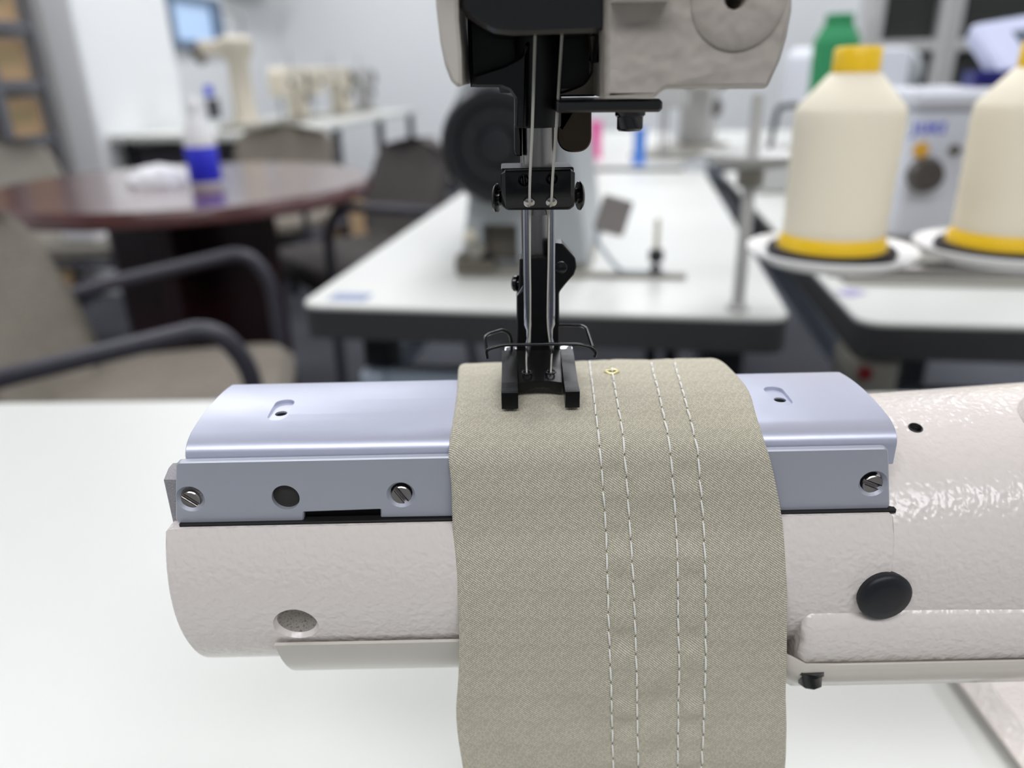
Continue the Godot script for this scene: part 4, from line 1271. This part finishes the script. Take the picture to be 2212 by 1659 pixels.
# ---------------------------------------------------------------- other machines
func lockstitch(label: String, at: Vector3, turn: float, paint_m: Material, dark: Material, category := "sewing machine", group := "") -> Node3D:
	# bed along x, pillar at +x, needle at -x, sewer at +z
	var t := thing("flatbed_machine", label, category, at, turn, group)
	var s := Shape.new()
	s.slab(0.476, 0.178, 0.0, 0.012, 0.012, 0.003)
	part("bed", s, M.base_grey, t)
	s = Shape.new()
	s.prism(Shape.rounded([Vector2(0.12, 0.012), Vector2(0.225, 0.012), Vector2(0.225, 0.285), Vector2(-0.20, 0.285), Vector2(-0.225, 0.26), Vector2(-0.225, 0.135), Vector2(-0.135, 0.135), Vector2(-0.115, 0.185), Vector2(0.09, 0.185), Vector2(0.12, 0.15)], [0.010, 0.010, 0.03, 0.02, 0.02, 0.01, 0.01, 0.02, 0.03, 0.03], 5), -0.05, 0.05, 0.008)
	part("body", s, paint_m, t)
	s = Shape.new(); s.xf = xf(Vector3(0.225, 0.215, 0), 0, 0, -PI / 2); s.lathe([Vector2(0, 0), Vector2(0.03, 0), Vector2(0.03, 0.012), Vector2(0.062, 0.018), Vector2(0.066, 0.026), Vector2(0.066, 0.038), Vector2(0.058, 0.044), Vector2(0, 0.044)], 32); part("handwheel", s, dark, t)
	s = Shape.new(); s.lathe([Vector2(0, 0.03), Vector2(0.004, 0.03), Vector2(0.004, 0.14), Vector2(0, 0.14)], 12); var nb := part("needle_bar", s, M.steel, t, Vector3(-0.185, 0, 0))
	s = Shape.new(); s.box(Vector3(0.014, 0.006, 0.035), Vector3(-0.185, 0.016, 0.0), 0.001); part("presser_foot", s, M.steel, t)
	s = Shape.new(); s.lathe([Vector2(0, 0.016), Vector2(0.003, 0.016), Vector2(0.003, 0.145), Vector2(0, 0.145)], 8); part("presser_bar", s, M.steel, t, Vector3(-0.185, 0, -0.014))
	s = Shape.new(); s.xf = xf(Vector3(-0.165, 0.205, 0.05), PI / 2); s.lathe([Vector2(0, 0), Vector2(0.016, 0), Vector2(0.018, 0.006), Vector2(0.008, 0.010), Vector2(0.008, 0.022), Vector2(0, 0.022)], 20); part("tension_knob", s, M.knob_brown, t)
	s = Shape.new(); s.xf = xf(Vector3(0.178, 0.12, 0.05), PI / 2); s.lathe([Vector2(0, 0), Vector2(0.028, 0), Vector2(0.028, 0.012), Vector2(0.022, 0.018), Vector2(0, 0.018)], 24); part("stitch_dial", s, dark, t)
	s = Shape.new(); s.box(Vector3(0.10, 0.002, 0.03), Vector3(0.03, 0.235, 0.0512), 0.0); part("name_plate", s, M.machine_grey, t)
	s = Shape.new(); s.lathe([Vector2(0, 0.285), Vector2(0.003, 0.285), Vector2(0.003, 0.36), Vector2(0, 0.36)], 8); s.lathe([Vector2(0, 0.285), Vector2(0.01, 0.285), Vector2(0.01, 0.289), Vector2(0, 0.289)], 12); part("thread_pin", s, M.steel, t, Vector3(0.08, 0, 0))
	return t


func post_machine(label: String, at: Vector3, turn: float) -> void:
	var t := thing("post_machine", label, "sewing machine", at, turn)
	var s := Shape.new(); s.slab(0.22, 0.30, 0.0, 0.03, 0.02, 0.004); part("base", s, M.base_grey, t)
	s = Shape.new(); s.lathe([Vector2(0, 0.03), Vector2(0.07, 0.03), Vector2(0.055, 0.07), Vector2(0.05, 0.30), Vector2(0.075, 0.34), Vector2(0.08, 0.40), Vector2(0.06, 0.42), Vector2(0, 0.42)], 28); part("column", s, M.machine_cream, t)
	s = Shape.new(); s.box(Vector3(0.16, 0.07, 0.09), Vector3(-0.09, 0.37, 0), 0.01, 0.02); part("head", s, M.machine_cream, t)
	s = Shape.new(); s.xf = xf(Vector3(-0.15, 0.30, 0.03), 0.0, 0, 0.5); s.lathe([Vector2(0, 0), Vector2(0.02, 0), Vector2(0.03, 0.08), Vector2(0.026, 0.08), Vector2(0.016, 0.006), Vector2(0, 0.006)], 20); part("oil_cup", s, M.cover_brown, t)
	s = Shape.new(); s.box(Vector3(0.05, 0.09, 0.06), Vector3(-0.14, 0.10, 0.03), 0.006); part("motor_cap", s, M.chair_plastic, t)
	s = Shape.new(); s.box(Vector3(0.04, 0.05, 0.02), Vector3(-0.15, 0.18, 0.03), 0.004); part("indicator", s, M.logo_blue, t)
	s = Shape.new(); s.tube(bent([Vector3(0.03, 0.41, 0), Vector3(0.05, 0.50, 0), Vector3(-0.05, 0.54, 0)], 0.02), 0.005, 8); part("thread_arm", s, M.steel, t)


func make_machines() -> void:
	# the machine with the big black handwheel on the middle table
	var t := thing("handwheel_machine", "light grey sewing machine with a large black handwheel on the middle white table", "sewing machine", rv(-0.08, 1.13, TOP), -YAW)
	var s := Shape.new()
	s.slab(0.17, 0.42, 0.0, 0.008, 0.012, 0.002, -0.06, 0.0)
	part("base", s, M.base_grey, t)
	s = Shape.new(); s.box(Vector3(0.12, 0.006, 0.014), Vector3(0.083, 0.003, 0.196), 0.001); part("base_rail", s, M.base_grey, t)
	s = Shape.new()
	s.prism(Shape.rounded([Vector2(-0.142, 0.008), Vector2(0.022, 0.008), Vector2(0.008, 0.115), Vector2(-0.006, 0.215), Vector2(-0.05, 0.245), Vector2(-0.125, 0.240), Vector2(-0.150, 0.19), Vector2(-0.128, 0.10)], [0.008, 0.008, 0.02, 0.03, 0.03, 0.03, 0.03, 0.04], 5), -0.16, 0.19, 0.007)
	var recess := Shape.new()
	recess.prism(Shape.rounded([Vector2(-0.112, 0.012), Vector2(-0.066, 0.012), Vector2(-0.066, 0.063), Vector2(-0.112, 0.063)], 0.004, 3), 0.15, 0.25)
	var body := MeshInstance3D.new()
	body.name = "body"
	body.mesh = boolean([s], [recess], 0.8)
	body.mesh.surface_set_material(0, M.machine_grey)
	t.add_child(body)
	s = Shape.new(); s.box(Vector3(0.045, 0.05, 0.012), Vector3(-0.089, 0.0375, 0.157), 0.002); part("recess_cover", s, M.cover_brown, t)
	s = Shape.new(); s.xf = xf(Vector3(-0.083, 0.160, 0.19), PI / 2); s.lathe([Vector2(0, 0), Vector2(0.022, 0), Vector2(0.022, 0.012), Vector2(0.063, 0.016), Vector2(0.067, 0.022), Vector2(0.067, 0.036), Vector2(0.062, 0.042), Vector2(0.049, 0.042), Vector2(0.045, 0.036), Vector2(0.024, 0.036), Vector2(0.020, 0.044), Vector2(0.008, 0.046), Vector2(0, 0.046)], 48)
	var wheel := part("handwheel", s, M.wheel_black, t)
	for k in 3:
		s = Shape.new(); s.xf = xf(Vector3(-0.083 + 0.031 * cos(k * TAU / 3 + 0.6), 0.160 + 0.031 * sin(k * TAU / 3 + 0.6), 0.2265), PI / 2); s.lathe([Vector2(0, 0), Vector2(0.007, 0), Vector2(0.007, 0.003), Vector2(0, 0.003)], 16); part("wheel_bolt", s, M.dark_frame, wheel)
	s = Shape.new(); s.xf = xf(Vector3(-0.123, 0.201, 0.205), PI / 2); s.lathe([Vector2(0, 0), Vector2(0.009, 0), Vector2(0.009, 0.012), Vector2(0.006, 0.016), Vector2(0, 0.017)], 20); part("oil_sight", s, M.machine_grey, t)
	for q in [[-0.120, 0.028, 0.012, M.base_grey], [-0.138, 0.018, 0.009, M.cover_brown], [-0.126, 0.048, 0.008, M.machine_cream], [-0.106, 0.016, 0.010, M.wheel_black]]:
		s = Shape.new(); s.xf = xf(Vector3(q[0], q[1], 0.185), PI / 2); s.lathe([Vector2(0, 0), Vector2(q[2], 0), Vector2(q[2], 0.012), Vector2(q[2] * 0.6, 0.018), Vector2(0, 0.018)], 20); part("thread_dial", s, q[3], t)
	s = Shape.new(); s.box(Vector3(0.05, 0.012, 0.03), Vector3(-0.118, 0.014, 0.200), 0.002); part("feed_cover", s, M.cover_brown, t)
	s = Shape.new(); s.xf = xf(Vector3(0.052, 0.074, 0.185), 0, 0.3, -0.30); s.box(Vector3(0.038, 0.044, 0.006), Vector3.ZERO, 0.001, 0.004); part("knee_plate", s, M.plate_grey, t)
	s = Shape.new(); s.tube(bent([Vector3(0.045, 0.068, 0.185), Vector3(0.030, 0.045, 0.185), Vector3(0.062, 0.006, 0.19), Vector3(0.118, 0.006, 0.19)], 0.01), 0.003, 8); part("lever_rod", s, M.frame_steel, t)
	s = Shape.new(); s.lathe([Vector2(0, 0), Vector2(0.007, 0), Vector2(0.007, 0.006), Vector2(0.003, 0.010), Vector2(0.003, 0.012), Vector2(0.0085, 0.014), Vector2(0.0095, 0.021), Vector2(0.0085, 0.028), Vector2(0.003, 0.030), Vector2(0, 0.030)], 20); var knob := part("black_knob", s, M.wheel_black, t, Vector3(0.106, 0.0055, 0.19))
	s = Shape.new(); s.lathe([Vector2(0, 0.028), Vector2(0.0035, 0.028), Vector2(0.0032, 0.066), Vector2(0, 0.067)], 12); part("pin", s, M.machine_cream, knob)
	# white machine with a control panel on the right hand table
	t = thing("panel_machine", "white sewing machine with blue lettering and a tilted control panel on the right hand table", "sewing machine", rv(0.49, 1.10, TOP), -YAW)
	s = Shape.new(); s.slab(0.49, 0.36, 0.0, 0.007, 0.012, 0.002); part("bed", s, M.base_grey, t)
	s = Shape.new()
	s.prism(Shape.rounded([Vector2(-0.135, 0.007), Vector2(0.10, 0.007), Vector2(0.11, 0.185), Vector2(-0.120, 0.185)], [0.012, 0.012, 0.02, 0.02], 5), -0.15, -0.05, 0.008)
	part("body", s, M.machine_white, t)
	s = Shape.new(); s.box(Vector3(0.26, 0.025, 0.13), Vector3(-0.005, 0.196, -0.10), 0.008, 0.01); part("top_cover", s, M.machine_white, t)
	s = Shape.new(); s.box(Vector3(0.052, 0.020, 0.05), Vector3(-0.036, 0.2185, -0.07), 0.003); part("blue_inset", s, M.dark_blue, t)
	s = Shape.new(); s.xf = xf(Vector3(0.045, 0.258, -0.12), -0.9, 0.0, 0.22); s.box(Vector3(0.17, 0.105, 0.03), Vector3.ZERO, 0.006, 0.012); var panel := part("control_panel", s, M.panel_lilac, t)
	s = Shape.new(); s.xf = xf(Vector3(0.045, 0.258, -0.12), -0.9, 0.0, 0.22); s.box(Vector3(0.075, 0.03, 0.002), Vector3(-0.005, 0.004, 0.0158)); part("screen", s, M.screen_grey, panel)
	s = Shape.new(); s.box(Vector3(0.03, 0.06, 0.02), Vector3(0.07, 0.225, -0.125), 0.003); part("panel_bracket", s, M.machine_white, t)
	var txt := TextMesh.new()
	txt.text = "JUKI"
	var fnt := SystemFont.new()
	fnt.font_names = PackedStringArray(["Droid Sans"])
	fnt.font_weight = 700
	txt.font = fnt
	txt.font_size = 32
	txt.pixel_size = 0.00065
	txt.depth = 0.001
	var logo := MeshInstance3D.new()
	logo.name = "lettering"
	logo.mesh = txt
	logo.mesh.surface_set_material(0, M.logo_blue)
	t.add_child(logo)
	logo.position = Vector3(-0.106, 0.158, -0.0495)
	s = Shape.new(); s.xf = xf(Vector3(-0.112, 0.130, -0.05), PI / 2); s.lathe([Vector2(0, 0), Vector2(0.010, 0), Vector2(0.010, 0.002), Vector2(0, 0.002)], 20); part("round_sticker", s, M.dot_orange, t)
	s = Shape.new(); s.xf = xf(Vector3(-0.104, 0.098, -0.05), PI / 2); s.lathe([Vector2(0, 0), Vector2(0.022, 0), Vector2(0.024, 0.010), Vector2(0.020, 0.024), Vector2(0, 0.026)], 28); part("stitch_dial", s, M.knob_brown, t)
	s = Shape.new(); s.xf = xf(Vector3(-0.070, 0.130, -0.05), PI / 2); s.lathe([Vector2(0, 0), Vector2(0.007, 0), Vector2(0.007, 0.006), Vector2(0, 0.007)], 16); part("button", s, M.cover_brown, t)
	s = Shape.new(); s.xf = xf(Vector3(0.010, 0.105, -0.05), PI / 2); s.lathe([Vector2(0, 0), Vector2(0.05, 0), Vector2(0.056, 0.012), Vector2(0.056, 0.026), Vector2(0.05, 0.032), Vector2(0, 0.034)], 40); part("handwheel", s, M.knob_brown, t)
	# machines in the second row
	var a := lockstitch("pale grey flatbed machine seen behind the hexagon bolt of the near machine", rv(0.13, 2.50, TOP), -YAW + 1.25, M.machine_pale, M.knob_brown)
	lockstitch("white flatbed machine in the second row behind the slim pole stand", rv(0.60, 2.55, TOP), -YAW + 0.7, M.machine_white, M.machine_grey)
	t = thing("edge_clamp", "black L-shaped lever standing on the right hand table behind the white cone", "lever", rv(0.262, 1.66, TOP), -YAW)
	s = Shape.new(); s.tube(bent([Vector3(-0.004, 0.075, 0), Vector3(0.006, 0.165, 0), Vector3(0.045, 0.168, 0)], 0.012), 0.0055, 10); part("handle", s, M.wheel_black, t)
	s = Shape.new(); s.box(Vector3(0.09, 0.085, 0.06), Vector3(0.02, 0.0425, 0), 0.008, 0.008); part("block", s, M.machine_pale, t)
	# bright scraps on the table behind
	t = thing("pink_spool", "small pink thread spool on the white table behind the needle bar", "spool", rv(-0.125, 2.32, TOP))
	s = Shape.new(); s.lathe([Vector2(0, 0), Vector2(0.02, 0), Vector2(0.02, 0.004), Vector2(0.016, 0.006), Vector2(0.016, 0.095), Vector2(0.02, 0.098), Vector2(0.02, 0.102), Vector2(0, 0.102)], 20); part("winding", s, M.pink, t)
	t = thing("blue_spool", "small blue thread spool on the white table under the hexagon bolt", "spool", rv(0.0, 2.16, TOP))
	s = Shape.new(); s.lathe([Vector2(0, 0), Vector2(0.02, 0), Vector2(0.02, 0.004), Vector2(0.016, 0.006), Vector2(0.016, 0.085), Vector2(0.02, 0.088), Vector2(0.02, 0.092), Vector2(0, 0.092)], 20); part("winding", s, M.sky_blue, t)
	# the bench by the left wall
	post_machine("cream post bed machine on the near end of the long bench, behind the bottle", rv(-1.93, 3.72, TOP), -YAW + 0.3)
	lockstitch("cream flatbed machine with a dark handwheel, second along the long bench", rv(-1.95, 4.30, TOP), -YAW + 1.75, M.machine_cream, M.knob_brown)
	lockstitch("cream flatbed machine third along the long bench from the bottle", rv(-1.95, 4.86, TOP), -YAW + 1.45, M.machine_cream, M.cover_brown)
	lockstitch("pale flatbed machine at the far end of the long bench", rv(-1.95, 5.40, TOP), -YAW + 1.6, M.machine_pale, M.knob_brown)
	s = Shape.new()
	s.box(Vector3(0.28, 0.16, 0.70), Vector3(0, 0, 0), 0.015, 0.03)
	s.box(Vector3(0.2, 0.012, 0.6), Vector3(0.02, -0.086, 0), 0.002)
	solo("wall_cabinet", s, M.machine_cream, "beige wall unit high on the left wall at the top edge of the photo", "wall cabinet", rv(-3.06, 6.35, 1.70), -YAW)


# ---------------------------------------------------------------- louvred cabinets at the far right
func make_cabinets() -> void:
	var specs := [[1.49, 5.20, 0.30, 0.98, 0.42, "left of the three"], [1.99, 5.26, 0.42, 0.96, 0.50, "middle one of the three"], [2.53, 5.30, 0.34, 1.0, 0.40, "right of the three"]]
	for q in specs:
		var t := thing("louvred_cabinet", "tall white cabinet with dark louvred panels by the far wall, " + q[5], "cabinet", rv(q[0], q[1]), -YAW)
		var w: float = q[2]
		var s := Shape.new()
		for k in [-1, 1]: s.box(Vector3(0.06, 2.0, 0.30), Vector3(k * (w / 2 + 0.03), 1.0, 0), 0.004)
		for y in [0.06, 0.72, 1.09, 1.96]: s.box(Vector3(w, 0.06, 0.30), Vector3(0, y, 0), 0.004)
		part("frame", s, M.machine_pale, t)
		for b in [[0.09, 0.69], [0.75, 1.06], [1.12, 1.93]]:
			s = Shape.new(); s.box(Vector3(w, b[1] - b[0], 0.01), Vector3(0, (b[0] + b[1]) / 2, 0.06)); var pan := part("louvre_panel", s, M.slat_dark, t)
			var n := int((b[1] - b[0]) / 0.036)
			for i in n:
				s = Shape.new(); s.xf = xf(Vector3(0, b[0] + 0.02 + i * 0.036, 0.085), 0.6); s.box(Vector3(w - 0.01, 0.030, 0.004)); part("slat", s, M.slat_dark, pan)


func _ready() -> void:
	rng.seed = 7
	make_camera_and_light()
	make_materials()
	make_room()
	make_tables()
	make_machine()
	make_threads()
	make_sleeve()
	make_cones()
	make_machines()
	make_chairs()
	make_shelf()
	make_cabinets()
